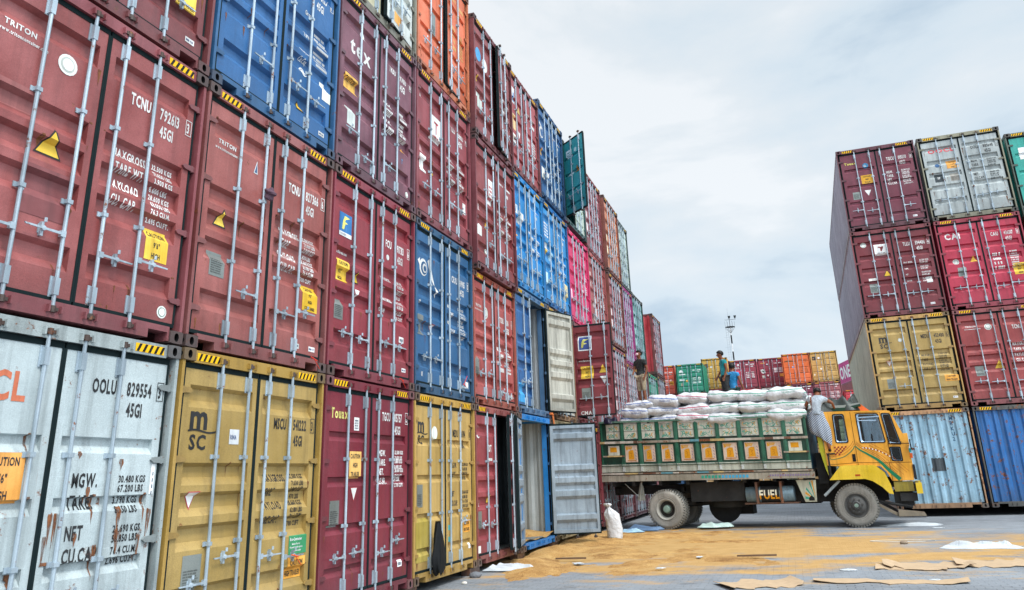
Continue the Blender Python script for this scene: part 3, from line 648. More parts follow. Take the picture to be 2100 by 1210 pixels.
left(8, 8.60, 2.86, '99525c', 'pinkish maroon container at the top right of the teal door', 'C', rust=.35, fade=.7, frame='8a3a40', items=marks(Wt)+[('r',.1,.5,.3,.9,'e8dede')])
left(9, .12, 2.79, '6d2f36', 'maroon container at ground level behind the middle of the truck bed', 'A')
left(9, 2.92, 2.88, '98525a', 'dusty pink container on the second level directly under a brown posted stack', 'C', dx=.06, rust=.4, fade=.6, items=marks(Wt)+[('r',.1,.5,.3,1.2,'e6d6d6')])
left(9, 5.83, 2.61, '9a4c52', 'salmon container with brown corner posts on the third level', 'C', dx=.10, rust=.5, fade=.6, frame='7a3c30', items=marks(Wt)+[('r',.1,.5,.3,.9,'e8dada')])
left(9, 8.46, 2.87, 'c9703e', 'rusty orange container with brown corner posts at the top of the wall', 'C', dx=.12, rust=.7, fade=.7, frame='7a3c30', items=marks('e8d6b0')+[('r',.1,.6,.3,1.0,'ecd8b4')])
left(10, .12, 2.79, '5b3a44', 'dull plum container at ground level behind the front of the truck bed', 'A')
left(10, 2.92, 2.60, 'b09098', 'whitish pink container on the second level near the masked man', 'C', rust=.3, fade=.8, frame='8f4a52', items=marks(Wt)+[('r',.1,.4,.4,1.3,'dcd2d4')])
left(10, 5.53, 3.05, 'a02a78', 'magenta container on the third level of the wall', 'C', rust=.1, fade=.5, items=marks('e6c8e0')+[('r',.1,.5,.3,1.2,'d8c0d8')])
left(10, 8.62, 2.75, 'b9c8be', 'pale green white container, farthest one on the fourth level', 'C', rust=.3, frame='4c5c58', items=marks('6f8078'))
left(11, .12, 2.79, '5d3038', 'dark maroon container at ground level behind the truck cab side', 'A')
left(11, 2.92, 2.88, '6d4a4c', 'brown container on the second level behind the masked man', 'C', rust=.4)
left(11, 5.82, 2.93, '4f9a96', 'sea green container with dark posts on the third level above the masked man', 'C', rust=.1, fade=.7, frame='3a3f38', items=marks('cfe6e2')+[('r',.1,.4,.5,1.8,'a5d2d0')])
left(12, .12, 2.79, '813238', 'oxide red container at ground level below the mint one', 'A')
left(12, 2.92, 2.77, '0fa07e', 'mint green container on the second level right of the masked man', 'C', rust=.05, fade=.4, frame='0c8a68', items=marks('a8e6d6'))
left(13, .12, 2.79, '73343a', 'dark red container at ground level at the far end of the wall', 'A')
left(13, 2.92, 2.92, '8a5a5e', 'greyish red container on the second level at the far end of the wall', 'C', rust=.3, fade=.8, frame='5c2c2c', items=marks(Wt)+[('r',.1,.4,.4,1.3,'dcd2d4')])
left(13, 5.88, 2.87, 'a03a48', 'red container with red long side showing, third level at the far end of the wall', 'C', rust=.3, fade=.6, frame='6c2c2c', side='b8202e', items=marks(Wt)+[('r',.1,.4,.3,1.3,'e4d0d0')])
# ------------------------------------------------------------------ right stack
ang = -.023; cA, sA = math.cos(ang), math.sin(ang)
def right(c, z, h, col, label, st='A', **k):
    off = (0, 2.53, 5.07)[c]
    return container(label, (8.219+cA*off, 26.377+sA*off, z), ang, h, col, st, group=G_R, **k)
MRK = right(0, .22, 2.84, '9cc0d2', 'pale blue ribbed container end with rust and dark patch beside the truck cab', endwall='8fb4c8', rust=.9, frame='b58a62', cast='8a7a6a', fade=.35, dirt=.6)
def ribdep(x):
    n = 9; p = (CW-.2)/n; t = ((x-.10)/p) % 1.0
    return .045*(0 if t < .08 or t > .76 else 1 if .27 <= t <= .56 else (t-.08)/.19 if t < .27 else (.76-t)/.20)
m = MB()
for i in range(24):
    a = 1.18+i*.0145; b = a+.0145
    m.quad((a, .054+ribdep(a), 1.05+.001*math.sin(i)), (b, .054+ribdep(b), 1.05), (b, .054+ribdep(b), 1.42+.012*math.sin(i)), (a, .054+ribdep(a), 1.42+.012*math.sin(i)))
m.build('dark_patch', plain('4a5054', .8, var=.3), MRK)
for k, ch in enumerate('MRKU2'):
    vs, q, w = text_geo(ch, .11, .95); x0 = 1.86; m = MB(); m.add([(x0+x, .053+ribdep(x0+x), 2.50-k*.15+z) for x, z in vs], q); m.build('lettering', plain('2c4a66', .6), MRK)
right(0, 3.09, 2.9, 'a88c4c', 'mustard container with black logo right above the truck cab', 'A', rust=.15, frame='b08a4a', side='b9b9a2',
      items=msc(.30,1.92,.95)+seal(.93,2.14,.06)+ids('MEDU','452480','5',Bk,2.9,.76)+wts(LM,VM,Bk,1.58,.14,.075)+wtri(.42,1.34,.17)+[plate(.35,.66,.24,.30), hightr(1.98,.78,.38,.20), cimc(2.1,.27)], handles=(0,.72,0,0))
right(0, 6.01, 2.9, '73232d', 'oxblood container with white T placard, third level of the right stack, edge column', 'C', rust=.1, frame='7a3038', side='938b99',  # lavender side colour includes the glancing reflection of the sky
      items=seal(.36,2.42,.09)+[('S',.66,2.03,.40,.36,'e9e8e6',[('p',[(.12,.24),(.28,.24),(.28,.28),(.225,.28),(.215,.12),(.185,.12),(.175,.28),(.12,.28)],'8e2a33'),('m',.06,.05,.3,1,.03,'55585c')])]+tri(.80,1.30,.24)+[('S',.34,1.20,.24,.08,'e6e4e0',[]), plate(.34,.80,.24,.30),('S',2.02,.96,.17,.19,'d8dedc',[])]+ids('TLLU','594486','4',Wt,2.9,.66)+wts(['MAX. GROSS','TARE','NET','CU.CAP.'],['32.500 KGS','71.650 LBS','3.860 KGS','8.510 LBS','28.640 KGS','63.140 LBS','76.4 CBM','2.698 CFT'],Wt,1.66,.20,.05)+[cimc(2.0,.26)])
right(0, 8.93, 2.9, '6c2438', 'plum container with pale yellow lettering, top left corner of the right stack', 'D', rust=.08, frame='5f2836', side='938b99',  # sky reflection painted into the side colour of this maroon box too
      items=[('t','Touax',.21,2.36,.085,'eadf5a',1.05),('c',.86,2.26,.09,'1f86b8'),('t','GL',.80,2.22,.07,Wt,.7), cau(.66,1.62,.36,.30,'f4b41c',('CAUTION','HIGH','TRAILER'))]+wtri(.70,1.18,.2,'e8e6e4','e8e6e4')+[plate(.32,1.10,.22,.26)]+ids('TGCU','015530','0',Wt,2.9,.58)+wts(LG,VT,Wt,1.86,.135,.09)+[cimc(2.0,.26)])
right(1, .22, 2.84, '1a68b4', 'deep blue ribbed container end with rusty posts, ground level at the right edge', endwall='2566a6', dirt=.8, rust=.9, frame='5a5a56', cast='4c4c4a')
right(1, 3.09, 2.9, '963c3c', 'brick red container beside the mustard one above the blue ribbed end', 'A', rust=.12, frame='8f4a4c',
      items=triton(.28,2.34)+seal(.90,2.32,.10)+tri(.86,1.06,.26,'f4c21c','f4c21c')+[plate(.32,.86,.24,.30)]+ids('TCNU','791840','1',Wt,2.9,.70)+wts(LT,VT,Wt,1.70,.16,.09))
right(1, 6.01, 2.9, 'b01c3e', 'raspberry red container with three bold white capitals in the right stack', 'C', rust=.05, frame='9a2c40', fade=.3,
      items=[('t','CAI',.24,2.26,.21,Wt,.85)]+seal(.42,1.52,.09)+tri(.80,1.46,.24,'f4b41c','8a2a1c')+[plate(.42,1.04,.24,.28)]+ids('CAIU','436517','0',Wt,2.9,.68)+marks(Wt)[3:]+[cau(1.95,.92,.34,.36)])
right(1, 8.93, 2.9, 'a6aeae', 'off white container with red lettering at the top of the right stack', 'C', rust=.35, frame='8d8a74', cast='54524c', dirt=.5,
      items=[('t','OOCL',.28,2.32,.15,'d83c46',1.25),('c',.47,1.88,.07,'1f5f96'),cau(.74,1.72,.34,.28,'f0a53a',("CAUTION","9'-6\"","HIGH")),('S',.32,1.30,.30,.28,'26343a',[('t','SF',.08,.1,.08,Wt,.8)]),('S',.78,1.28,.24,.28,'a9a49a',[('m',.02,.03,.2,6,.015,'6a6660')])]+ids('OOLU','885640','7',Bk,2.9,.62)+wts(['MGW.','TARE.'],VT[:4],Bk,1.82,.14,.09)+wts(['NET.','CU.CAP.'],VT[4:],Bk,1.36,.14,.09))
right(2, 8.62, 2.9, '22a093', 'turquoise container at the top right edge of the photo', 'D', rust=.15, frame='4f5c50', cast='4a4038', items=[('S',.30,1.98,.60,.40,'e6ecec',[('p',[(.15,.1),(.2,.1),(.35,.32),(.30,.32)],'2c70b0'),('p',[(.3,.2),(.45,.3),(.42,.34)],'2c70b0')])])
for z, h, c, n in ((5.72,2.88,'7b2d36','maroon container just outside the right edge, third level'), (3.09,2.6,'31618f','blue container just outside the right edge, second level'), (.22,2.84,'8a7a4c','tan container just outside the right edge, ground level')):
    right(2, z, h, c, n, detail=0, hz=False)
# ------------------------------------------------------------------ far row across the yard
def far(x, y, z, h, col, label, st='D', **k):
    return container(label, (x, y, z), k.pop('rz', 0), h, col, st, group=G_F, detail=0, rust=.15, **k)
fa = marks(Wt, 2.7)
FR = [(-6.35,72,8.2,2.75,'c0452c','vermilion container with orange sticker, leftmost of the far row', 'C', fa+[('S',1.9,.95,.36,.36,'f0a01c',[])]),
 (-3.62,70.6,8.2,2.58,'0f7d62','green container with white lettering in the far row', 'C', [('p',[(.26,1.86),(.66,1.86),(.62,2.0),(.46,2.1),(.30,2.0)],Wt),('t','CHINA',.26,1.62,.14,Wt,.9),('m',.26,1.12,.5,1,.14,Wt),('c',.92,1.08,.10,'f0a53a'),('S',.36,.66,.2,.24,'8a8a70',[])]+marks(Wt,2.58)),
 (-1.70,74.8,8.80,2.88,'c79b3c','mustard container with small black logo in the far row, behind the teal shirt', 'D', [('S',.30,1.98,.34,.40,Bk,[('t','m',.07,.16,.14,'c79b3c',.9),('t','SC',.06,.05,.08,'c79b3c',.9)]),('c',.90,2.08,.09,Wt),('c',.46,1.40,.09,'e8dcb0'),('S',.40,.66,.24,.36,'c9b98a',[])]),
 (1.06,70.6,8.2,2.55,'8c2a3c','maroon container with white letters and pink sticker in the far row, behind the blue polo', 'D', [('t','TEX',.46,1.80,.18,Wt,.9),('c',.84,2.14,.09,Wt),('S',.60,1.20,.44,.44,'d8304c',[])]+fa),
 (3.42,75.6,8.66,2.72,'8a2238','wine container with orange square sticker and white tick logo in the far row', 'D', [('r',.30,2.26,.40,.06,'e8a83a'),('c',.88,2.16,.07,'cfe0ea'),('p',[(.22,1.7),(.46,1.72),(.66,1.56),(.66,1.36),(.40,1.30),(.26,1.46)],Wt),('p',[(.32,1.62),(.48,1.6),(.56,1.40),(.44,1.46)],'0f7d62'),('S',.32,.90,.22,.26,'d8d8cc',[])]+wtri(.74,.98,.22)+[('r',1.46,1.36,.3,.42,'e2d6d8'),('r',1.88,1.36,.34,.44,'e2d6d8'),('S',1.90,.94,.32,.28,'f4a41c',[]),('m',1.50,2.18,.24,1,.09,Wt),('m',1.92,2.18,.3,1,.09,Wt)]),
 (5.64,73.6,8.64,2.70,'d9601e','orange container with small dark lettering in the far row', 'D', [('m',.24,2.0,.74,1,.12,'6a4a1c'),('c',.90,1.50,.08,'a8b4d8')]+marks('8a4a1c',2.7)),
 (8.16,76.8,8.96,2.80,'bf9850','ochre container, rightmost door end of the far row', 'D', [('S',.24,2.02,.30,.36,Bk,[('t','m',.06,.15,.12,'bf9850',.9),('t','SC',.05,.04,.07,'bf9850',.9)]),('c',.82,2.22,.10,Wt),('c',.92,1.20,.09,'ece4cc'),('c',.28,.7,.09,'ece4cc')]+marks('6a5228',2.8))]
for x, y, z, h, c, l, st, it in FR: far(x, y, z, h, c, l, st, items=it)
LW = [(-6.35,72,'c23a2c','red container under the vermilion one'), (-3.62,70.6,'a8323c','crimson container under the green one'), (-1.70,74.8,'9a4048','rose maroon container under the far mustard one'),
      (1.06,70.6,'d11f30','scarlet container under the far maroon one'), (3.42,75.6,'c9cdc6','whitish container under the far wine one'), (5.64,73.6,'74253a','plum container under the far orange one'),
      (8.16,76.8,'a05a60','dusty rose container under the ochre one'), (10.74,77.0,'c23440','red container with white and blue sign in the far row')]
for (x, y, c, l), F in zip(LW, FR+[(0,0,8.1)]):
    zt = F[2]-.02; it = marks(Wt)
    if x > 10: it = [('S',.5,1.7,.5,.5,'e8eef0',[('p',[(.05,.05),(.45,.05),(.25,.45)],'2c5f93')])]+it
    far(x, y, zt-2.6-.0, 2.6, c, l, 'C', items=it)
    far(x, y, zt-5.22, 2.6, random.Random(int(x*7)).choice(['7d3038','31618f','8a6a3c','5c6a4c']), l.replace('container', 'container one level above the ground', 1), 'C')
    far(x, y, .06, zt-5.26, random.Random(int(x*13)).choice(['7d3038','31618f','8a6a3c','5c6a4c']), l.replace('container', 'container at ground level', 1), 'C')
# magenta container with its long side to the yard, far right behind the right stack
t = container('magenta container with big white letters, far away beside the right stack', (15.5, 100.1, 11.75), R(12.34), 2.75, 'c0267c', 'C', side='c0267c', detail=0, rust=.05)
m = MB(); vs, q, w = text_geo('ONE', 1.6, .95)
m.add([(-.006, 11.75-x, .62+z) for x, z in vs], q); m.build('lettering', WHITE, t)
for k, c in enumerate(('8a3a40', '2f5f86', '8a6a3c', '7d3038')):
    container('%s container under the magenta one far away' % ('maroon', 'blue', 'tan', 'dark red')[k], (15.5, 100.1, 8.83-2.92*k if k < 3 else .05), R(12.34), 2.9, c, 'C', detail=0, hz=False)
# ------------------------------------------------------------------ the truck
TA = R(-7.0546); TRK = (1.77, 23.14, 0.0)
truck = thing('cargo_truck', 'yellow cab cargo truck with green and white painted wooden bed loaded with white sacks', 'truck', TRK, TA)
def zz(z, u): return z+u*(-.0154-.00923*(z-1.31))
class TB(MB):
    """shapes in the truck's frame (x forward, y across, z up) with the bed's rails converging as they do on the real one"""
    def bar(s, u0, u1, v0, v1, z0, z1, mi=0, n=1):
        k = len(s.v); s.box(u0, u1, v0, v1, z0, z1, mi)
        for i in range(k, len(s.v)): x, y, z = s.v[i]; s.v[i] = (x, y, zz(z, x))
def stroke(m, pts, w, y, mi=0, w1=None):
    """painted brush line in the x-z plane"""
    n = len(pts); L = []
    for i, (x, z) in enumerate(pts):
        a = pts[max(0, i-1)]; b = pts[min(n-1, i+1)]; dx, dz = b[0]-a[0], b[1]-a[1]; q = math.hypot(dx, dz) or 1
        ww = (w+((w1 if w1 is not None else w)-w)*i/(n-1))/2; L.append(((x-dz/q*ww, y, z+dx/q*ww), (x+dz/q*ww, y, z-dx/q*ww)))
    vs = [p for q in L for p in q]; m.add(vs, [(2*i, 2*i+1, 2*i+3, 2*i+2) for i in range(n-1)], mi)
GRN = paint('135a42', .3, .7, fade=.5); GRN2 = paint('0c4232', .3, .6); GRY = paint('a2a698', .55, .6, rough=.7, fade=.5); CRM = paint('b9b9aa', .3, .75, rough=.65)
RAILM = paint('8f8474', .95, .7, rough=.7, fade=.6); GOLD = plain('c98a16', .6, sc=12, var=.3); TEAL = plain('2a8f7c', .6); MAUV = plain('7a6a8c', .6); PKW = paint('c4ab98', .2, .6)
BLK = paint('1b1c1d', .25, .3, rough=.8, fade=.3, bump=.1); RUSTY = paint('6a4a3a', 1.2, .6)
bed = TB()
bed.bar(-1.78, 4.17, .075, 2.36, 1.50, 1.56); bed.build('bed_floor', RAILM, truck)
for nm, a, b in (('side_board', .045, .075), ('side_board', 2.33, 2.36)):
    m = TB(); m.bar(-1.78, 4.17, a, b, 1.57, 2.985)
    if a < 1:
        for i in range(1, 9): m.bar(-1.78, 4.17, a-.004, a, 1.57+i*.155, 1.575+i*.155, 0)
    m.build(nm, GRN2, truck)
m = TB(); m.bar(4.12, 4.165, .08, 2.33, 1.57, 3.12); m.build('front_board', paint('1f4f6a', .2, .4), truck)
m = TB(); m.bar(-1.78, -1.74, .08, 2.33, 1.57, 2.985); m.build('tail_board', GRN2, truck)
UP = [(-1.59,-1.16),(-1.03,-.61),(-.48,-.07),(.06,.47),(.62,1.08),(1.2,1.69),(1.81,2.29),(2.42,2.91),(3.01,3.51),(3.63,4.06)]
LO = [(-1.56,-1.21),(-1.03,-.66),(-.47,-.12),(.08,.43),(.65,1.02),(1.25,1.64),(1.86,2.25),(2.46,2.84),(3.05,3.44),(3.64,3.99)]
ed = [-1.78]+[(a[1]+b[0])/2 for a, b in zip(UP, UP[1:])]+[4.165]
for i in range(11):
    m = TB(); w = .055; e0, e1 = max(-1.78, ed[i]-w), min(4.17, ed[i]+w)
    m.bar(e0, e1, -.002, .044, 1.60, 2.98); m.bar(e0+.03, e1-.03, -.014, -.0025, 1.9, 2.97); m.build('post', GRN, truck)
def swirl(m, cx, cz, rr, a0, turns, y, mi, w):
    pts = [(cx+rr*(1-.75*t/14)*math.cos(a0+turns*6.28*t/14), cz+rr*(1-.75*t/14)*math.sin(a0+turns*6.28*t/14)) for t in range(15)]
    stroke(m, pts, w, y, mi, w*.4)
rnd = random.Random(4)
for i, (a, b) in enumerate(UP):
    m = TB(); z0, z1 = 2.50, 2.945; m.bar(a, b, .018, .043, z0, z1, 0); m.bar(a, b, .012, .0175, 2.735, 2.742, 4)
    m.bar(a, b, .012, .0175, z0, z0+.018, 4); k = len(m.v); c = (a+b)/2; wd = b-a
    for cz, fl in ((2.84, 1), (2.62, -1)):
        for q in range(11):
            x0 = a+.07+rnd.random()*(wd-.16); z0_ = cz-.05+rnd.random()*.09
            swirl(m, x0, z0_, .035+.03*rnd.random(), rnd.random()*6, .55*fl, .0165, 1 if q < 8 else 2, .017)
        pts = [(a+.07+t*(wd-.14)/8, cz-.04+.05*math.sin(t*.9+fl)) for t in range(9)]; stroke(m, pts, .016, .0160, 1, .006)
        stroke(m, [(b-.08, cz-.06*fl), (b-.12, cz), (b-.07, cz+.06*fl)], .02, .0155, 2, .008)
    for j in range(k, len(m.v)): x, y, z = m.v[j]; m.v[j] = (x, y, zz(z, x))
    m.build('painted_panel', [CRM, TEAL, GOLD, MAUV, BLK], truck)
for i, (a, b) in enumerate(LO):
    small = i in (0, 9); m = TB(); z0, z1 = (2.06 if small else 1.86), 2.33
    m.bar(a, b, .016, .044, z0, z1, 0 if small else 3); k = len(m.v)
    if small:
        g = (a+.06, b-.08, 2.15, 2.29); m.add([(g[0],.0145,g[2]),(g[1],.0145,g[2]),(g[1],.0145,g[3]),(g[0],.0145,g[3])], [(0,1,2,3)], 2)
    else:
        A = [(a+.03,2.19),(a+.12,2.23),(a+.2,2.22),(b-.13,2.30),(b-.10,2.30),(a+.02,2.31)]
        m.add([(x,.0145,z) for x, z in A], [tuple(range(6))], 2)
        Bq = [(a+.09,1.93),(a+.10,2.16),(a+.17,2.20),(b-.10,2.20),(b-.10,1.93)]
        m.add([(x,.0150,z) for x, z in Bq], [tuple(range(5))], 2)
        stroke(m, [(a+.08,1.91),(a+.085,2.17),(a+.17,2.215),(b-.11,2.235),(b-.085,1.92)], .013, .0138, 0)
        stroke(m, [(a+.06,1.905),((a+b)/2,1.90),(b-.05,1.905)], .022, .0136, 5)
        for t in range(6): stroke(m, [(a+.05+t*.035,2.305),(a+.10+t*.03,2.24)], .006, .0134, 0)
        for q in range(4): stroke(m, [(b-.055,2.22-q*.085),(b-.022,2.17-q*.085)], .022, .0138, 4, .008)
        cx = (a+b)/2-.01; stroke(m, [(cx-.03,2.12),(cx+.03,2.10),(cx-.005,2.06),(cx+.03,2.02),(cx-.03,1.98)], .018, .0140, 5, .01)
    for j in range(k, len(m.v)): x, y, z = m.v[j]; m.v[j] = (x, y, zz(z, x))
    m.build('painted_panel', [CRM, TEAL, GOLD, PKW, MAUV, plain('a5660f', .6)], truck)
m = TB(); m.bar(-1.80, 4.20, -.03, .09, 2.985, 3.035); m.bar(-1.80, 4.20, 2.30, 2.40, 2.985, 3.035); m.build('top_rail', paint('4d6f5f', .45, .5, rough=.7), truck)
def patched(u0, u1, v0, v1, z0, z1, name):
    m = TB(); u = u0; rn = random.Random(int(z0*100)); 
    while u < u1-1e-3:
        w = min(rn.uniform(.12, .42), u1-u); m.bar(u, u+w, v0, v1, z0, z1, rn.choice([0,0,0,1,2,3,4])); u += w
    m.build(name, [RAILM, paint('b8b0a4', .5, .6), paint('5a8f9c', .4, .5), RUSTY, paint('b9a06a', .4, .5)], truck)
patched(-1.8, 4.18, -.025, .015, 2.39, 2.455, 'middle_rail')
for a, b in ((-1.72,-1.05),(3.50,4.16)): patched(a, b, -.03, .012, 2.015, 2.055, 'short_rail')
m = TB(); m.bar(-1.79, 4.17, -.005, .044, 1.585, 1.80); m.build('drop_board', GRY, truck)
m = TB(); m.bar(-1.79, 4.17, -.022, -.006, 1.755, 1.77)
for e in ed[1:-1]:
    m.tube((e-.02, -.02, zz(1.6, e)), (e-.05, -.03, zz(1.80, e)), .009, n=6); m.tube((e-.05, -.03, zz(1.80, e)), (e-.13, -.02, zz(1.83, e)), .009, n=6)
m.build('tie_bar', GRN2, truck)
for e in ed[1:-1]:
    m = TB(); m.bar(e-.03, e+.035, -.035, -.006, 1.60, 1.72); m.build('clamp', paint('b4bab8', .3, .4), truck)
patched(-1.8, 4.17, -.04, .03, 1.52, 1.56, 'lower_rail')
m = TB(); m.bar(-1.82, 4.22, -.03, .05, 1.325, 1.495); m.bar(-1.82, 4.22, 2.3, 2.4, 1.325, 1.495)
k = len(m.v)
for i in range(14): m.add([(1.18+i*.095, -.033, 1.37), (1.25+i*.095, -.033, 1.37), (1.255+i*.095, -.033, 1.45), (1.185+i*.095, -.033, 1.45)], [(0,1,2,3)], 1 if i < 6 else 2)
for i in range(16): m.add([(3.05+i*.066, -.033, 1.39), (3.09+i*.066, -.033, 1.39), (3.10+i*.066, -.033, 1.44), (3.06+i*.066, -.033, 1.44)], [(0,1,2,3)], 3)
for j in range(k, len(m.v)): x, y, z = m.v[j]; m.v[j] = (x, y, zz(z, x))
m.build('frame_rail', [paint('8f8878', .7, .7, rough=.7, fade=.6), TEAL, plain('3f9ac0', .6), MAUV], truck)
# undercarriage
m = MB()
for v in (.78, 1.55): m.box(-1.7, 6.3, v, v+.09, .95, 1.20)
for u_ in (-1.6, -.8, .4, 1.4, 2.4, 3.4, 4.4, 5.9): m.box(u_, u_+.09, .6, 1.8, 1.0, 1.12)
for u_ in (-1.5, -.9, -.1, .7, 1.5, 2.3, 3.1, 3.9): m.box(u_, u_+.08, .06, 2.3, 1.20, 1.325)
m.build('chassis', BLK, truck)
m = MB(); m.tube((.05, .2, .54), (.05, 2.2, .54), .10, n=12); m.lathe([(.0,-.22),(.14,-.18),(.22,0),(.14,.18),(0,.22)], (.05, 1.2, .54)); m.box(-.65, .75, .72, .80, .62, .70); m.box(-.5, .6, .72, .80, .70, .78); m.box(-.65, .75, 1.6, 1.68, .62, .78); m.build('rear_axle', BLK, truck)
m = MB(); m.tube((5.13, .2, .50), (5.13, 2.2, .50), .07, n=10); m.box(4.55, 5.8, .70, .78, .58, .68); m.box(4.55, 5.8, 1.6, 1.68, .58, .68); m.build('front_axle', BLK, truck)
m = MB(); m.tube((.3, 1.2, .60), (4.2, 1.2, .80), .05, n=10); m.box(4.2, 5.9, .95, 1.5, .62, 1.3); m.build('gearbox', BLK, truck)
m = MB(); m.box(.9, 4.3, 1.05, 1.45, .62, 1.2); m.box(2.2, 4.1, 1.75, 2.3, .55, 1.2); m.build('dark_fill_box', BLK, truck)  # boxes added to make the view through the undercarriage black
m = MB(); m.box(1.0, 2.2, 1.7, 2.3, .30, 1.2); m.lathe([(0,0),(.46,.02),(.48,.12),(.46,.24),(0,.26)], (1.45, 1.35, .56), n=24); m.box(.75, 2.28, .3, .75, .72, 1.24); m.build('dark_fill_mass', BLK, truck)  # added dark mass standing in for the blackness below the bed
m = MB(); m.lathe([(.28,0),(.52,.02),(.54,.12),(.52,.25),(.28,.27)], (1.65, 1.2, .52), axis='z', n=24); m.build('spare_tyre', paint('2a2a29', 0, .3, rough=.9), truck, smooth=True)
m = MB(); m.prism([(3.70,1.22),(4.21,1.205),(4.17,.66),(3.88,.66)], .06, .075, mi=0)
for i, c in enumerate((1,2,1,0,1,2)):
    a0 = R(178-i*15); a1 = a0-R(8); cx, cz = 4.15, .72
    m.add([(cx+.05*math.cos(a0), .058, cz+.05*math.sin(a0)), (cx+.42*math.cos(a0)*(.62), .058, cz+.48*math.sin(a0)), (cx+.42*math.cos(a1)*.62, .058, cz+.48*math.sin(a1)), (cx+.05*math.cos(a1), .058, cz+.05*math.sin(a1))], [(0,1,2,3)], c)
m.add([(3.98,.056,.69),(4.12,.056,.69),(4.12,.056,.76),(4.05,.056,.82),(3.98,.056,.76)], [(0,1,2,3,4)], 3)
m.build('mud_flap', [paint('a9a994', .4, .5), TEAL, GOLD, BLACK], truck)
m = MB(); m.tube((-.72, .1, .78), (-.62, .1, 1.32), .02, n=6); m.tube((-1.15, .12, 1.28), (-.70, .12, .86), .012, n=6); m.prism([(-.80,.80),(-.56,.80),(-.60,1.2),(-.68,1.3)], .13, .15); m.build('mudguard_stay', paint('8a8c84', .6, .5), truck)
# fuel tank
tk = MB(); cz, cy, rr = .875, .34, .205; tk.lathe([(0,0),(.19,.0),(rr,.02),(rr,.36),(rr+.004,.36),(rr+.004,.40),(rr,.40),(rr,.90),(rr+.004,.90),(rr+.004,.94),(rr,.94),(rr,1.27),(.19,1.29),(0,1.29)], (2.31, cy, cz), axis='x', n=28)
tank = tk.build('fuel_tank', paint('7d95a0', .45, .6, metal=.2), truck, smooth=True)
m = MB(); m.lathe([(rr+.002, .36), (rr+.003, .38), (rr+.003, .93), (rr+.002, .95)], (2.31, cy, cz), axis='x', n=28); m.build('paint_band', BLK, tank, smooth=True)
vs, q, w = text_geo('FUEL', .235, .72); bm = bmesh.new(); bv = [bm.verts.new((x+2.69, 0, z+.76)) for x, z in vs]
for t in q: bm.faces.new([bv[i] for i in t])
for zc in (.80, .85, .875, .90, .95): bmesh.ops.bisect_plane(bm, geom=bm.verts[:]+bm.edges[:]+bm.faces[:], dist=1e-5, plane_co=(0,0,zc), plane_no=(0,0,1))
for v in bm.verts: v.co.y = cy-math.sqrt(max(1e-6, (rr+.009)**2-(v.co.z-cz)**2))
for fc in bm.faces: fc.material_index = 1 if fc.calc_center_median().z < .85 else 0
me = bpy.data.meshes.new('lettering'); bm.to_mesh(me); bm.free(); me.materials.append(plain('efe6cc', .6)); me.materials.append(plain('f2a51c', .6)); place(me, 'lettering', tank)
m = MB(); m.box(2.25, 3.7, .25, .55, .62, .66); m.box(2.6, 2.66, .1, .6, .64, 1.2); m.box(3.25, 3.31, .1, .6, .64, 1.2); m.build('tank_bracket', RUSTY, truck)
# wheels
TYRE = paint('a5a197', .0, .6, rough=.95, fade=.8, grain=.3, bump=.5); RIMD = paint('b5b2a8', .4, .5, rough=.8); HUB = paint('86a092', .3, .5)
def tyre_mb():
    m = MB(); m.lathe([(.285,.06),(.29,.02),(.33,-.005),(.345,.002),(.36,-.008),(.44,-.015),(.48,-.004),(.502,.025),(.506,.13),(.502,.24),(.48,.27),(.40,.28),(.285,.25),(.285,.06)], (0,0,0), n=56)
    for i in range(46):
        a = 2*math.pi*i/46
        for y0, y1, sh in ((.004,.115,0), (.145,.262,.5)):
            b = a+sh*.137; c, s = math.cos(b), math.sin(b); t = .020; P = []
            for rr_, yy in ((.492, y0), (.545, y0+.012), (.545, y1), (.51, y1)):
                for w in (-t, t): P.append((c*rr_-s*w, yy, s*rr_+c*w))
            m.add(P, [(0,1,3,2),(2,3,5,4),(4,5,7,6),(0,2,4,6),(1,7,5,3)])
    return m
tyre_me = tyre_mb().mesh('tyre', [TYRE])
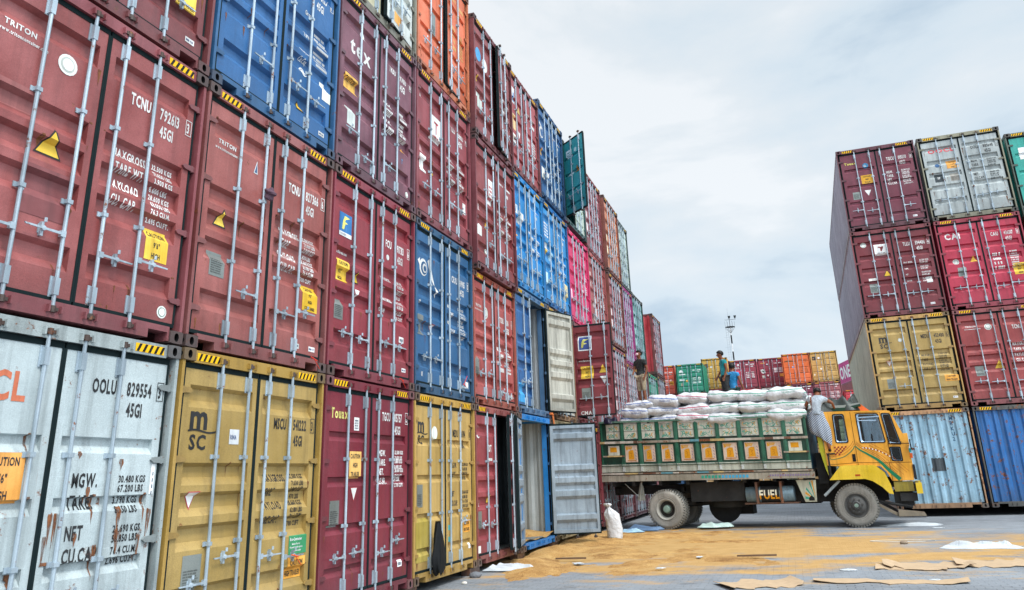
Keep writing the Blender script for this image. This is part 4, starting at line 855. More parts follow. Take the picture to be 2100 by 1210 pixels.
def wheel(x, y, kind, flip=1, steer=0):
    w = bpy.data.objects.new('wheel', None); COL.objects.link(w); w.parent = truck; w.location = (x, y, .545); w.rotation_euler.z = steer+(math.pi if flip < 0 else 0); w.empty_display_size = .1
    place(tyre_me, 'tyre', w)
    m = MB()
    if kind == 'rear':
        m.lathe([(.292,.02),(.29,-.008),(.275,.0),(.26,.03),(.240,.04),(.235,.15),(.20,.175),(.0,.178)], (0,0,0), n=32); m.build('rim', RIMD, w, smooth=True)
        m = MB(); m.lathe([(.232,.160),(.18,.168),(.125,.168)], (0,0,0), n=32)
        for i in range(8): a = i*.785; m.tube((.165*math.cos(a), .17, .165*math.sin(a)), (.165*math.cos(a), .125, .165*math.sin(a)), .018, n=6)
        m.build('wheel_disc', paint('221f1c', .6, .3, rough=.9), w)
        m = MB(); m.lathe([(.115,.17),(.11,.07),(.085,.04),(.08,.02),(0,.015)], (0,0,0), n=16); m.build('hub', HUB, w)
    else:
        m.lathe([(.292,.02),(.29,-.005),(.275,.01),(.26,.05),(.235,.055),(.205,.0),(.19,-.03),(.0,-.032)], (0,0,0), n=32); m.build('rim', paint('5c5c5a', .3, .6, rough=.75), w, smooth=True)
        m = MB()
        for i in range(8): a = i*.785+.2; m.tube((.160*math.cos(a), -.03, .160*math.sin(a)), (.160*math.cos(a), -.065, .160*math.sin(a)), .022, n=6)
        m.lathe([(.115,-.03),(.11,-.07),(.09,-.085),(.085,-.075),(0,-.075)], (0,0,0), n=16); m.build('wheel_disc', paint('4a4a49', .3, .5), w)
        m = MB(); m.lathe([(.05,-.075),(.05,-.10),(0,-.105)], (0,0,0), n=12); m.build('hub', HUB, w)
wheel(.05, .06, 'rear'); wheel(.05, .38, 'rear'); wheel(.05, 2.30, 'rear', -1); wheel(.05, 1.98, 'rear', -1)
wheel(5.13, .08, 'front', 1, R(-2)); wheel(4.86, 2.26, 'front', -1, R(-2))
# cab
YC = paint('e09c12', .12, .55, rough=.38, fade=.35, grain=.06, bump=.12); YF = paint('d9b613', .1, .35, rough=.4, fade=.25); RUB = plain('101214', .5); CHR = plain('9fb6cc', .25, .6, sc=14, var=.35)
def rrect(pts, rr=.045, k=4):
    out = []; n = len(pts)
    for i in range(n):
        p0, p, p1 = Vector(pts[i-1]), Vector(pts[i]), Vector(pts[(i+1) % n])
        a = p+(p0-p).normalized()*rr; b = p+(p1-p).normalized()*rr
        for j in range(k+1): t = j/k; out.append(tuple(a*(1-t)**2+p*2*t*(1-t)+b*t*t))
    return out
OUT = [(4.56,1.56),(4.56,2.86),(4.64,2.945),(5.3,2.925),(6.20,2.885),(6.30,2.86),(6.50,2.30),(6.60,1.95),(6.62,1.45),(6.58,1.12),(6.08,1.12),(5.98,1.35),(5.86,1.49),(5.0,1.51)]
H1 = rrect([(4.88,2.14),(5.16,2.13),(5.14,2.84),(4.89,2.85)], .06); H2 = rrect([(5.48,2.11),(6.06,2.09),(5.98,2.80),(5.47,2.83)], .05)
H3 = rrect([(6.17,2.06),(6.42,2.02),(6.26,2.79),(6.09,2.80)], .05); H4 = rrect([(6.17,1.63),(6.39,1.61),(6.38,1.93),(6.16,1.94)], .04)
def sheet(outer, holes, y, name, mat, parent):
    bm = bmesh.new(); ed_ = []
    for lp in [outer]+holes:
        vs = [bm.verts.new((x, y, z)) for x, z in lp]; ed_ += [bm.edges.new((vs[i], vs[(i+1) % len(vs)])) for i in range(len(vs))]
    bmesh.ops.triangle_fill(bm, use_beauty=True, use_dissolve=False, edges=ed_)
    me = bpy.data.meshes.new(name); bm.to_mesh(me); bm.free(); me.materials.append(mat); return place(me, name, parent)
cab = bpy.data.objects.new('cab', None); COL.objects.link(cab); cab.parent = truck; cab.empty_display_size = .2
V0, V1 = .03, 2.33
sheet(OUT, [H1, H2, H3, H4], V0, 'cab_side', YC, cab); sheet(OUT, [H1, H2], V1, 'cab_side', YC, cab)
m = MB()
for (a, b) in zip(OUT, OUT[1:]+OUT[:1]):
    if b == (6.60,1.95): continue
    if a in ((6.50,2.30),): continue
    if a in ((6.08,1.12),(5.98,1.35),(5.86,1.49)) : pass
    m.quad((a[0],V0,a[1]),(b[0],V0,b[1]),(b[0],V1,b[1]),(a[0],V1,a[1]))
m.build('cab_shell', YC, cab)
GLS = bpy.data.materials.new('window_glass'); GLS.use_nodes = True; b_ = GLS.node_tree.nodes['Principled BSDF']
b_.inputs['Base Color'].default_value = (.75,.82,.86,1); b_.inputs['Roughness'].default_value = .04; b_.inputs['Transmission Weight'].default_value = 1; b_.inputs['IOR'].default_value = 1.35
b_.inputs['Specular IOR Level'].default_value = 1.0
def window(H, y, s=1):
    m = MB(); n = len(H); c = (sum(p[0] for p in H)/n, sum(p[1] for p in H)/n)
    big = [(c[0]+(x-c[0])*1.0+(.026 if x > c[0] else -.026), c[1]+(z-c[1])+(.024 if z > c[1] else -.024)) for x, z in H]
    ins = [(c[0]+(x-c[0])*.86, c[1]+(z-c[1])*.94) for x, z in H]
    A = [(x, y-s*.010, z) for x, z in big]; B = [(x, y-s*.012, z) for x, z in H]; D = [(x, y+s*.012, z) for x, z in ins]
    idx = lambda o: [(i, (i+1) % n, o+(i+1) % n, o+i) for i in range(n)]
    m.add(A+B, idx(n), 0); m.add(B+D, idx(n), 1); m.add([(x, y, z) for x, z in big]+A, idx(n), 0)
    w = m.build('window_frame', [RUB, CHR], cab)
    m = MB(); m.add([(x, y+s*.014, z) for x, z in ins], [tuple(range(n))]); m.build('pane', GLS, w)
for H in (H1, H3, H4): window(H, V0)
window(H1, V1, -1); window(H2, V1, -1); window(H2, V0)
m = MB(); m.box(5.47, 6.02, V0-.03, V0-.012, 2.72, 2.755); m.tube((5.50, V0-.02, 2.66), (5.94, V0-.02, 2.64), .012, n=6); m.build('window_visor', CHR, cab)
m = MB()     # painted lines and ribbons on the cab side
y = V0-.004
def curve(P, n=16):
    out = []
    for i in range(len(P)-1):
        p0, p1, p2, p3 = [Vector(P[max(0, min(len(P)-1, j))]) for j in (i-1, i, i+1, i+2)]
        for k in range(n//(len(P)-1)+2):
            t = k/(n//(len(P)-1)+2); out.append(tuple(.5*((2*p1)+(p2-p0)*t+(2*p0-5*p1+4*p2-p3)*t*t+(3*p1-p0-3*p2+p3)*t**3)))
    return out+[P[-1]]
g1 = curve([(5.33,2.02),(5.42,1.92),(5.60,1.80),(5.85,1.62),(6.05,1.38),(6.27,1.15)]); stroke(m, g1, .018, y, 0, .10)
for d in (.06, .10): stroke(m, [(x+d*.4, z+d) for x, z in g1[:-2]], .008, y, 1)
for d, c in ((.15, 2), (.24, 2), (.30, 2)): stroke(m, [(x+d*.9, z+d*.55) for x, z in g1[6:-1]], .007, y, c)
g2 = curve([(5.31,2.02),(5.24,1.92),(5.05,1.78),(4.85,1.72),(4.68,1.71),(4.66,1.80)]); stroke(m, g2, .022, y, 0, .012); stroke(m, [(x-.01, z+.07) for x, z in g2], .008, y, 2); stroke(m, [(x-.02, z+.13) for x, z in g2[:-2]], .007, y, 1)
for i in range(7):
    for j in range(5):
        if (i+j) % 2 == 0 and i+j < 8: x0, z0 = 4.80+i*.045, 2.03-j*.045; m.add([(x0,y,z0),(x0+.045,y,z0),(x0+.035,y,z0-.04),(x0-.01,y,z0-.04)], [(0,1,2,3)], 3)
for i in range(17):
    t = i/16; x0, z0 = 5.50+.60*t, 1.985-.20*t*t-.04*t
    m.add([(x0,y,z0),(x0+.026,y,z0-.008),(x0+.022,y,z0-.038),(x0-.004,y,z0-.03)], [(0,1,2,3)], 3 if i % 2 else 4)
m.build('painted_stripe', [plain('13714c', .5), plain('7a2c18', .5), plain('a5531a', .5), plain('8a2a2a', .5), WHITE], cab)
m = MB()
for P in ([(5.325,2.90),(5.33,2.05),(5.33,1.52)], [(4.62,1.575),(5.33,1.60),(6.10,1.565),(6.60,1.56)], [(6.09,1.12),(6.08,1.35),(6.08,1.56)], [(5.42,2.87),(6.05,2.845),(6.13,2.05),(6.12,1.57)]): stroke(m, P, .011, V0-.003)
m.build('door_seam', plain('5a3a08', .7), cab)
m = MB(); m.box(5.215, 5.295, V0-.012, V0-.002, 1.63, 1.82); m.tube((5.225, V0-.03, 1.73), (5.285, V0-.03, 1.73), .011, n=6); m.build('door_handle', RUB, cab)
m = MB(); m.add([(6.50,V0+.02,2.27),(6.50,V1-.02,2.27),(6.31,V1-.1,2.83),(6.31,V0+.1,2.83)], [(0,1,2,3)]); m.build('windscreen', GLS, cab)
m = MB(); m.box(6.50, 6.62, V0+.005, V1-.005, 1.97, 2.28); m.build('cowl', YC, cab)
m = MB(); m.box(6.6, 6.66, V0-.02, V0+.22, 1.14, 1.50); m.box(6.6, 6.66, V1-.22, V1+.02, 1.14, 1.50); m.box(6.6, 6.64, .5, 1.9, 1.15, 1.5); m.build('headlight', plain('20242a', .3), cab)
m = MB(); m.box(6.59, 6.65, V0-.025, V0+.12, 1.66, 1.78); m.build('indicator_lamp', plain('c9581c', .3), cab)
m = MB(); m.box(6.585, 6.64, V0-.015, V0+.02, 1.80, 1.90); m.build('side_badge', plain('2f9aa0', .4), cab)
m = MB(); m.tube((6.12, V0-.02, 2.05), (6.62, V0-.12, 2.02), .012, n=6); m.tube((6.12, V0-.01, 2.22), (6.45, V0-.08, 2.06), .010, n=6); m.box(6.63, 6.66, V0-.22, V0-.04, 1.86, 2.12); m.build('mirror', RUB, cab)
m = MB(); m.prism([(4.57,1.19),(4.88,1.53),(5.0,1.545),(5.72,1.525),(5.93,1.33),(6.03,1.02),(6.06,.80),(5.96,.82),(5.82,.98),(5.62,1.13),(5.45,1.19)], -.07, .02)
m.prism([(4.57,1.19),(4.88,1.53),(5.72,1.525),(5.93,1.33),(6.06,.80),(6.03,.80),(5.90,1.30),(5.71,1.49),(4.90,1.50),(4.60,1.19)], .02, .5)
m.box(5.22, 5.34, -.076, -.071, 1.27, 1.31, 1); m.build('fender', [YF, plain('a83a14', .4)], cab)
m = MB(); m.box(6.10, 6.55, .05, .08, .86, 1.10); m.build('side_skirt', paint('8a7a1c', .6, .8), cab)
m = MB(); m.box(6.60, 6.74, -.08, .10, .80, 1.06); m.box(6.60, 6.74, 2.26, 2.42, .80, 1.06); m.build('bumper_end', YF, truck)
m = MB(); m.box(6.50, 6.68, .10, 2.26, .84, 1.04); m.build('bumper', BLK, truck)
m = MB(); m.box(6.05, 6.5, .2, 2.1, .50, .86); m.tube((5.7, .15, .62), (6.45, .15, .48), .035, n=8); m.box(6.2, 6.6, .1, .4, .62, .82); m.build('front_underframe', BLK, truck)
m = MB(); m.tube((4.38, .08, .80), (4.80, .08, 1.17), .035, n=8); m.build('stay_rod', paint('9aa4a6', .3, .4), truck)
m = MB(); m.box(4.56, 4.60, V0+.02, V1-.02, 1.2, 1.56); m.box(4.25, 4.5, .5, 1.9, 1.1, 1.9); m.build('cab_rear_frame', BLK, truck)
m = MB(); m.prism([(4.40,2.30),(4.52,2.30),(4.55,1.9),(4.60,1.55),(4.66,1.2),(4.58,1.2),(4.50,1.5),(4.42,1.95)], .10, .16); m.build('air_duct', paint('c4c41a', .1, .3), truck)
m = MB(); m.box(5.0, 5.5, .25, .75, 1.55, 1.95); m.box(4.75, 4.9, .25, .75, 1.6, 2.5); m.box(5.0, 5.5, 1.5, 2.0, 1.55, 1.95); m.box(4.75, 4.9, 1.5, 2.0, 1.6, 2.5); m.build('seat', plain('2a2f38', .8), cab)
m = MB(); m.box(6.05, 6.45, .1, 2.25, 1.6, 1.98); m.tube((5.75, .5, 2.12), (5.98, .5, 2.02), .02, n=6); m.lathe([(.19,0),(.205,.015),(.19,.03),(.175,.015),(.19,0)], (5.74, .5, 2.12), axis='x', n=20); m.build('dashboard', RUB, cab)
m = MB(); m.prism([(5.0,2.955),(5.78,2.94),(5.78,2.96),(5.60,3.13),(5.52,3.13),(5.3,3.02),(5.0,2.99)], .8, 2.25); m.build('roof_board', paint('d9631c', .1, .3), truck)
# folded tarpaulin on the cab roof
def crumple(name, w, d, h, seed, mats, n=22, sharp=1.0, edge=.5, smooth=True):
    rn = random.Random(seed); ph = [(rn.uniform(2, 9)/max(w, .3), rn.uniform(2, 9)/max(d, .3), rn.uniform(0, 6.28), rn.uniform(.3, 1)) for _ in range(7)]
    m = MB(); vs = []
    for i in range(n+1):
        for j in range(n+1):
            x = (i/n-.5)*w; y_ = (j/n-.5)*d
            q = sum(a[3]*(1-abs(math.sin(a[0]*x+a[1]*y_+a[2]))) for a in ph)/len(ph)
            e_ = min(1, (1-abs(2*i/n-1)**3)*(1-abs(2*j/n-1)**3)*2.2)
            ex = 1+.13*math.sin(5*y_/d+seed)+.10*math.sin(11*y_/d+2*seed); ey = 1+.15*math.sin(4*x/w+seed*2)+.1*math.sin(9*x/w+seed)
            vs.append((x*ex, y_*ey, h*(q**sharp)*e_*1.3+.006))
    f_ = [(i*(n+1)+j, (i+1)*(n+1)+j, (i+1)*(n+1)+j+1, i*(n+1)+j+1) for i in range(n) for j in range(n)]
    m.add(vs, f_)
    k = len(vs); m.add([(x, y_, z-.006) for x, y_, z in vs], [tuple(reversed(t)) for t in f_])
    return m.mesh(name, mats, smooth)
tw = Matrix.Translation(TRK) @ Matrix.Rotation(TA, 4, 'Z')
def tloc(u_, v, z): return tw @ Vector((u_, v, z))
tarp_me = crumple('tarpaulin', 1.15, 1.2, .85, 5, [paint('223029', 0, .3, rough=.35, fade=.9, bump=.6)], 30)
o = place(tarp_me, 'tarpaulin', None, tloc(5.0, .75, 2.95), TA); tag(o, 'crumpled dark green tarpaulin bundled on the yellow cab roof', 'tarpaulin')
m = MB(); m.prism([(4.60,2.96),(5.25,2.95),(5.62,3.06),(5.60,3.10),(5.2,3.03),(4.62,3.04)], .22, .5, mi=0); m.prism([(4.62,3.045),(5.2,3.035),(5.6,3.105),(5.58,3.14),(5.18,3.10),(4.64,3.12)], .23, .49, mi=1)
o = m.build('folded_canvas', [plain('173a2e', .6), plain('8a9492', .5)]); o.location = TRK; o.rotation_euler.z = TA; tag(o, 'flat folded grey and green canvas strip along the cab roof edge', 'canvas')

# ------------------------------------------------------------------ sacks
from mathutils.noise import noise as NZN
def sack_mat(c):
    m = bpy.data.materials.new('woven_sack'); m.use_nodes = True; t = m.node_tree; b = t.nodes['Principled BSDF']; L = t.links
    tc_ = t.nodes.new('ShaderNodeTexCoord'); sp = t.nodes.new('ShaderNodeSeparateXYZ'); L.new(tc_.outputs['Object'], sp.inputs[0])
    def M_(op, a, bv):
        n = t.nodes.new('ShaderNodeMath'); n.operation = op
        for i, v in enumerate((a, bv)):
            if isinstance(v, (int, float)): n.inputs[i].default_value = v
            else: L.new(v, n.inputs[i])
        return n.outputs[0]
    nz = node(t, 'ShaderNodeTexNoise'); nz.inputs['Scale'].default_value = 3.5; nz.inputs['Detail'].default_value = 4; L.new(tc_.outputs['Object'], nz.inputs['Vector'])
    w = M_('MULTIPLY', M_('SUBTRACT', nz.outputs[0], .5), .05); yy = M_('ADD', sp.outputs[1], w)
    zw = M_('ADD', sp.outputs[2], w)
    st = M_('MULTIPLY', M_('LESS_THAN', M_('ABSOLUTE', M_('SUBTRACT', zw, .062), 0), .013), M_('LESS_THAN', yy, -.12))
    st2 = M_('LESS_THAN', M_('ABSOLUTE', M_('SUBTRACT', yy, .12), 0), .010)
    nt_ = node(t, 'ShaderNodeTexNoise'); nt_.inputs['Scale'].default_value = 1.0
    mp_ = node(t, 'ShaderNodeMapping'); mp_.inputs['Scale'].default_value = (70, 12, 12); L.new(tc_.outputs['Object'], mp_.inputs[0]); L.new(mp_.outputs[0], nt_.inputs['Vector'])
    inb = M_('MULTIPLY', M_('LESS_THAN', M_('ABSOLUTE', M_('SUBTRACT', sp.outputs[0], .1), 0), .17), M_('MULTIPLY', M_('LESS_THAN', M_('ABSOLUTE', M_('SUBTRACT', zw, .0), 0), .022), M_('LESS_THAN', yy, -.2)))
    tx = M_('MULTIPLY', inb, M_('GREATER_THAN', nt_.outputs[0], .47))
    fac = M_('MAXIMUM', M_('MAXIMUM', st, M_('MULTIPLY', st2, .5)), M_('MULTIPLY', tx, .6))
    base = t.nodes.new('ShaderNodeMix'); base.data_type = 'RGBA'; L.new(nz.outputs[0], base.inputs[0]); base.inputs[6].default_value = (*lin('a9aaad'), 1); base.inputs[7].default_value = (*lin('dfe0e2'), 1)
    mx_ = t.nodes.new('ShaderNodeMix'); mx_.data_type = 'RGBA'; L.new(M_('MULTIPLY', fac, .92), mx_.inputs[0]); L.new(base.outputs[2], mx_.inputs[6]); mx_.inputs[7].default_value = (*lin(c), 1)
    L.new(mx_.outputs[2], b.inputs['Base Color']); b.inputs['Roughness'].default_value = .55
    wv = node(t, 'ShaderNodeTexNoise'); wv.inputs['Scale'].default_value = 11; wv.inputs['Detail'].default_value = 7; L.new(tc_.outputs['Object'], wv.inputs['Vector'])
    bp = node(t, 'ShaderNodeBump'); bp.inputs['Strength'].default_value = 1; bp.inputs['Distance'].default_value = .035; L.new(wv.outputs[0], bp.inputs['Height']); L.new(bp.outputs[0], b.inputs['Normal'])
    return m
SM = {c: sack_mat(h) for c, h in (('green', '15876a'), ('blue', '27549c'), ('red', 'b0405c'))}
def sack_me(seed, c, L_=.97, W_=.58, H_=.345):
    rn = random.Random(seed); m = MB(); nu, nv = 22, 20; vs = []
    p1, p2, p3 = rn.uniform(0, 6), rn.uniform(0, 6), rn.uniform(0, 6); bend = rn.uniform(-.03, .04)
    for i in range(nu+1):
        t = 2*i/nu-1; w = (1-abs(t)**5)**.5 if abs(t) < 1 else 0
        ww = W_/2*(.80+.20*w); hh = H_/2*(.20+.80*(1-abs(t)**4.0)**.5)
        for j in range(nv):
            a = 2*math.pi*j/nv; ca, sa = math.cos(a), math.sin(a)
            y_ = ww*math.copysign(abs(ca)**.75, ca); z_ = hh*math.copysign(abs(sa)**.85, sa)
            k = .013*math.sin(9*t+p1+2*a)+.011*math.sin(5*t+p2-3*a)+.018*math.sin(2.8*t+p3)*sa
            z_ += bend*(t*t)-(.02*abs(ca) if sa > 0 else 0)
            vs.append((L_/2*t+.012*math.sin(3*a+p1)*abs(t), y_*(1+k), z_+k))
    fs = [(i*nv+j, (i+1)*nv+j, (i+1)*nv+(j+1) % nv, i*nv+(j+1) % nv) for i in range(nu) for j in range(nv)]
    m.add(vs, fs); m.add(vs[:nv], [tuple(range(nv))]); m.add(vs[-nv:], [tuple(range(nv))])
    return m.mesh('grain_sack', [SM[c]], True)
SK = {c: [sack_me(i*7+n, c) for i in range(3)] for n, c in enumerate(('green', 'blue', 'red'))}
colr = {0: 'blue', 1: 'blue', 2: 'red', 3: 'green', 4: 'green', 5: 'green'}
rn = random.Random(11); CU = [-.72, .20, 1.09, 1.98, 2.88, 3.72]
ordn = ['first', 'second', 'third', 'fourth', 'fifth', 'sixth']; rown = ['near row', 'second row', 'third row', 'far row']; layn = ['bottom', 'middle', 'top']
for i, cu in enumerate(CU):
    for j, v in enumerate((.27, .80, 1.33, 1.86)):
        for k in range(3):
            if j >= 2 and i in (2, 3) and k > (0 if j == 3 else 1): continue
            if j >= 1 and k < 1 and j < 3: continue
            z = 3.03+.268*k-.028*cu+rn.uniform(-.02, .03)+(.05 if j == 0 and i > 1 and k == 2 else 0)-(.05*k if i == 0 else 0)
            o = place(SK[colr[i]][(i+k+j) % 3], 'grain_sack', None, tloc(cu+rn.uniform(-.04, .04)+(.10*k if i == 0 else 0), v+rn.uniform(-.06, .05)+.03*k, z), TA+R(rn.uniform(-9, 9)))
            o.rotation_euler.x = R(rn.uniform(-3, 4)); o.rotation_euler.y = R(rn.uniform(-4, 5)+1.6)
            o.scale = (rn.uniform(.96, 1.10), rn.uniform(.95, 1.08), rn.uniform(.92, 1.18))
            tag(o, 'white woven sack, %s layer of the %s, %s from the tail of the truck' % (layn[k], rown[j], ordn[i]), 'sack', 'filled white sacks loaded on the truck')
# sack standing on the ground by the grey door
def standing_sack():
    m = MB(); nv = 24; prof_ = [(0,.13),(.02,.165),(.10,.18),(.30,.185),(.50,.18),(.62,.175),(.70,.160),(.76,.130),(.82,.085),(.87,.045),(.895,.035),(.92,.055),(.96,.095),(1.0,.075)]; vs = []
    for z_, rr_ in prof_:
        for j in range(nv):
            a = 2*math.pi*j/nv; k = 1+.07*math.sin(2*a+z_*3)+(.20*math.sin(7*a+z_*3) if z_ > .62 else .035*math.sin(6*a+9*z_))
            k += .10*NZN(Vector((3*math.cos(a), 3*math.sin(a), z_*7))); vs.append((rr_*k*math.cos(a)-.30*max(0, z_-.40)**1.3, rr_*k*.8*math.sin(a), z_*.86))
    n = len(prof_); m.add(vs, [(i*nv+j, i*nv+(j+1) % nv, (i+1)*nv+(j+1) % nv, (i+1)*nv+j) for i in range(n-1) for j in range(nv)]+[tuple(range(nv))])
    s_ = m.build('grain_sack', SM['green'], None, True, (1.06, 19.75, .02)); tag(s_, 'upright white sack tied at its neck, standing by the open grey door', 'sack')
    s_.rotation_euler.z = R(8)
    return s_
standing_sack()
# ------------------------------------------------------------------ people
def skin_mesh(J, E, name, mat, parent=None, root=None, sub=1):
    """one continuous body grown round a skeleton: J name -> (x,y,z,radius), E pairs"""
    bm = bmesh.new(); sk = bm.verts.layers.skin.verify(); V = {}
    for k, p in J.items():
        v = bm.verts.new(p[:3]); V[k] = v; rr = p[3]; v[sk].radius = (rr, rr*(p[4] if len(p) > 4 else 1)); v[sk].use_root = (k == (root or next(iter(J))))
    for a, b in E: bm.edges.new((V[a], V[b]))
    me = bpy.data.meshes.new(name); bm.to_mesh(me); bm.free(); me.materials.append(mat)
    o = bpy.data.objects.new(name, me); COL.objects.link(o)
    md = o.modifiers.new('Skin', 'SKIN'); md.use_smooth_shade = True; md.branch_smoothing = .3
    s = o.modifiers.new('Sub', 'SUBSURF'); s.levels = s.render_levels = sub+1
    dg = bpy.context.evaluated_depsgraph_get(); bpy.context.view_layer.update()
    me2 = bpy.data.meshes.new_from_object(o.evaluated_get(bpy.context.evaluated_depsgraph_get())); bpy.data.objects.remove(o)
    me2.name = name
    for p in me2.polygons: p.use_smooth = True
    if not me2.materials: me2.materials.append(mat)
    return me2
def cloth(col):
    m = paint(col, 0, .5, .9, 0, .06, 0, .6).copy(); t = m.node_tree; b = t.nodes['Principled BSDF']; tc_ = t.nodes.new('ShaderNodeTexCoord')
    mp_ = node(t, 'ShaderNodeMapping'); mp_.inputs['Scale'].default_value = (9, 9, 5); mp_.inputs['Rotation'].default_value = (.3, .5, .2); n = node(t, 'ShaderNodeTexNoise'); n.inputs['Scale'].default_value = 1.2; n.inputs['Detail'].default_value = 3; n.inputs['Distortion'].default_value = 1.5
    bp = node(t, 'ShaderNodeBump'); bp.inputs['Strength'].default_value = 1; bp.inputs['Distance'].default_value = .05
    t.links.new(tc_.outputs['Object'], mp_.inputs[0]); t.links.new(mp_.outputs[0], n.inputs['Vector']); t.links.new(n.outputs[0], bp.inputs['Height']); t.links.new(bp.outputs[0], b.inputs['Normal'])
    return m
SKIN = plain('7a4a32', .5, sc=12, var=.15)
BASE = dict(pel=(0,0,.93,.115,.85), sp=(0,.01,1.08,.105,.8), ch=(0,0,1.27,.150,.72), nb=(0,.005,1.42,.062), nk=(0,-.01,1.475,.052), hd0=(0,-.035,1.535,.070), hd1=(0,-.02,1.60,.086), hd2=(0,-.005,1.655,.066),
            hl=(.09,0,.86,.088), kl=(.10,-.01,.48,.056), al=(.10,.02,.09,.036), tl=(.11,-.13,.035,.032), hr=(-.09,0,.86,.088), kr=(-.10,-.01,.48,.056), ar=(-.10,.02,.09,.036), tr=(-.11,-.13,.035,.032),
            sl=(.180,.0,1.36,.060), el=(.22,.02,1.10,.040), wl=(.22,-.02,.86,.027), ml=(.22,-.03,.80,.034,.5), sr=(-.180,.0,1.36,.060), er=(-.22,.02,1.10,.040), wr=(-.22,-.02,.86,.027), mr=(-.22,-.03,.80,.034,.5))
EDG = [('pel','sp'),('sp','ch'),('ch','nb'),('nb','nk'),('nk','hd0'),('hd0','hd1'),('hd1','hd2'),('pel','hl'),('hl','kl'),('kl','al'),('al','tl'),('pel','hr'),('hr','kr'),('kr','ar'),('ar','tr'),
       ('ch','sl'),('sl','el'),('el','wl'),('wl','ml'),('ch','sr'),('sr','er'),('er','wr'),('wr','mr')]
def person(label, loc, rz, pose, shirt, bottom, sleeve=.55, hair='15110f', leg=.9, mask=False, shoe=None, scale=1.0, open_shirt=None, skin=SKIN):
    J = dict(BASE); 
    for k, v in pose.items():
        o = BASE[k]; J[k] = tuple(v)+tuple(o[len(v):])
    root = thing('person', label, 'person', loc, rz); root.scale = (scale,)*3
    body = skin_mesh(J, EDG, 'body', skin)
    bm = bmesh.new(); bm.from_mesh(body)
    P = lambda k: Vector(J[k][:3])
    hd = (P('hd2')-P('hd0')).normalized(); side = Vector((1,0,0)); fw = side.cross(hd).normalized()*1.0
    if fw.y > 0: fw = -fw
    c = P('hd1')
    def blob(p, rx, ry, rz_):
        M_ = Matrix.Translation(p) @ Matrix((side, -fw, hd)).transposed().to_4x4() @ Matrix.Diagonal((rx, ry, rz_, 1))
        bmesh.ops.create_icosphere(bm, subdivisions=2, radius=1, matrix=M_)
    blob(c+fw*.088-hd*.025, .014, .018, .024)                       # nose
    for s in (-1, 1):
        blob(c+side*s*.083-hd*.02+fw*.0, .012, .02, .030)           # ears
        blob(c+side*s*.030+fw*.079+hd*.005, .014, .008, .009)       # eyelids
    blob(c+fw*.078-hd*.062, .026, .010, .010)                       # lips
    # hands: palm end is the skeleton's last joint; four fingers and a thumb, slightly curled
    for h, w, sg in (('ml','wl',1), ('mr','wr',-1)):
        a, b = P(w), P(h); d = (b-a).normalized(); lat = d.cross(Vector((1,0,0)))
        lat = (lat if lat.length > .2 else d.cross(Vector((0,0,1)))).normalized(); nrm = d.cross(lat).normalized()
        for q in range(5):
            L_ = (.070,.078,.072,.056,.055)[q]
            if q < 4: p0 = b+lat*(.026-.017*q); dirs = (d, (d+nrm*-.35*sg).normalized(), (d+nrm*-.8*sg).normalized())
            else: p0 = a+(b-a)*.6+lat*.03; dirs = ((d+lat*.9).normalized(), (d+lat*.4-nrm*.3*sg).normalized(), d)
            rad = .0095 if q < 4 else .011; ring = []; p = p0
            for st in range(4):
                dd = dirs[max(0, st-1)]; u_ = dd.orthogonal().normalized(); v_ = dd.cross(u_); rr = rad*(1, .95, .85, .6)[st]
                ring.append([bm.verts.new(p+u_*math.cos(t*1.047)*rr+v_*math.sin(t*1.047)*rr) for t in range(6)])
                if st < 3: p = p+dirs[st]*L_*(.42, .32, .26)[st]
            for A, B in zip(ring, ring[1:]):
                for t in range(6): bm.faces.new((A[t], A[(t+1) % 6], B[(t+1) % 6], B[t]))
            bm.faces.new(ring[-1])
    for f_ in bm.faces: f_.smooth = True
    bm.to_mesh(body); bm.free(); place(body, 'body', root)
    # hair
    hm = bmesh.new(); M_ = Matrix.Translation(c+hd*.028-fw*.014) @ Matrix((side, -fw, hd)).transposed().to_4x4()
    bmesh.ops.create_uvsphere(hm, u_segments=24, v_segments=16, radius=1)
    rn = random.Random(len(label))
    for v in list(hm.verts):
        x, y_, z_ = v.co
        if (y_ < -.45 and z_ < .15) or z_ < -.62: v.co = v.co*.6; z_ = v.co.z
        k = 1+.05*math.sin(17*x+5*y_)*math.cos(13*z_)+rn.uniform(-.02, .02)
        v.co = Vector((v.co.x*.098*k, v.co.y*.112*k, v.co.z*.100*k))
    hm.transform(M_); me = bpy.data.meshes.new('hair'); hm.to_mesh(me); hm.free(); me.materials.append(plain(hair, .5)); 
    for p in me.polygons: p.use_smooth = True
    place(me, 'hair', root)
    def grow(keys, edges, extra, name, mat, add=.016, fac=1.08, over=None):
        K = {k: (J[k][0], J[k][1], J[k][2], J[k][3]*fac+add, *(J[k][4:] or ())) for k in keys}
        K.update(over or {})
        return place(skin_mesh(K, edges, name, mat), name, root)
    def lerp(a, b, t, rr): A, B = P(a), P(b); q = A+(B-A)*t; return (q.x, q.y, q.z, rr)
    ov = {'shl': lerp('sl', 'el', sleeve, .066), 'shr': lerp('sr', 'er', sleeve, .066), 'nk2': lerp('nb', 'nk', .35, .070), 'hem': lerp('pel', 'sp', -.25, .145)}
    ov['hem'] = ov['hem']+(.85,)
    grow(['ch','sp','pel','sl','sr'], [('ch','sp'),('sp','pel'),('pel','hem'),('ch','sl'),('sl','shl'),('ch','sr'),('sr','shr'),('ch','nk2')], None, 'shirt', shirt, .014, 1.10, ov)
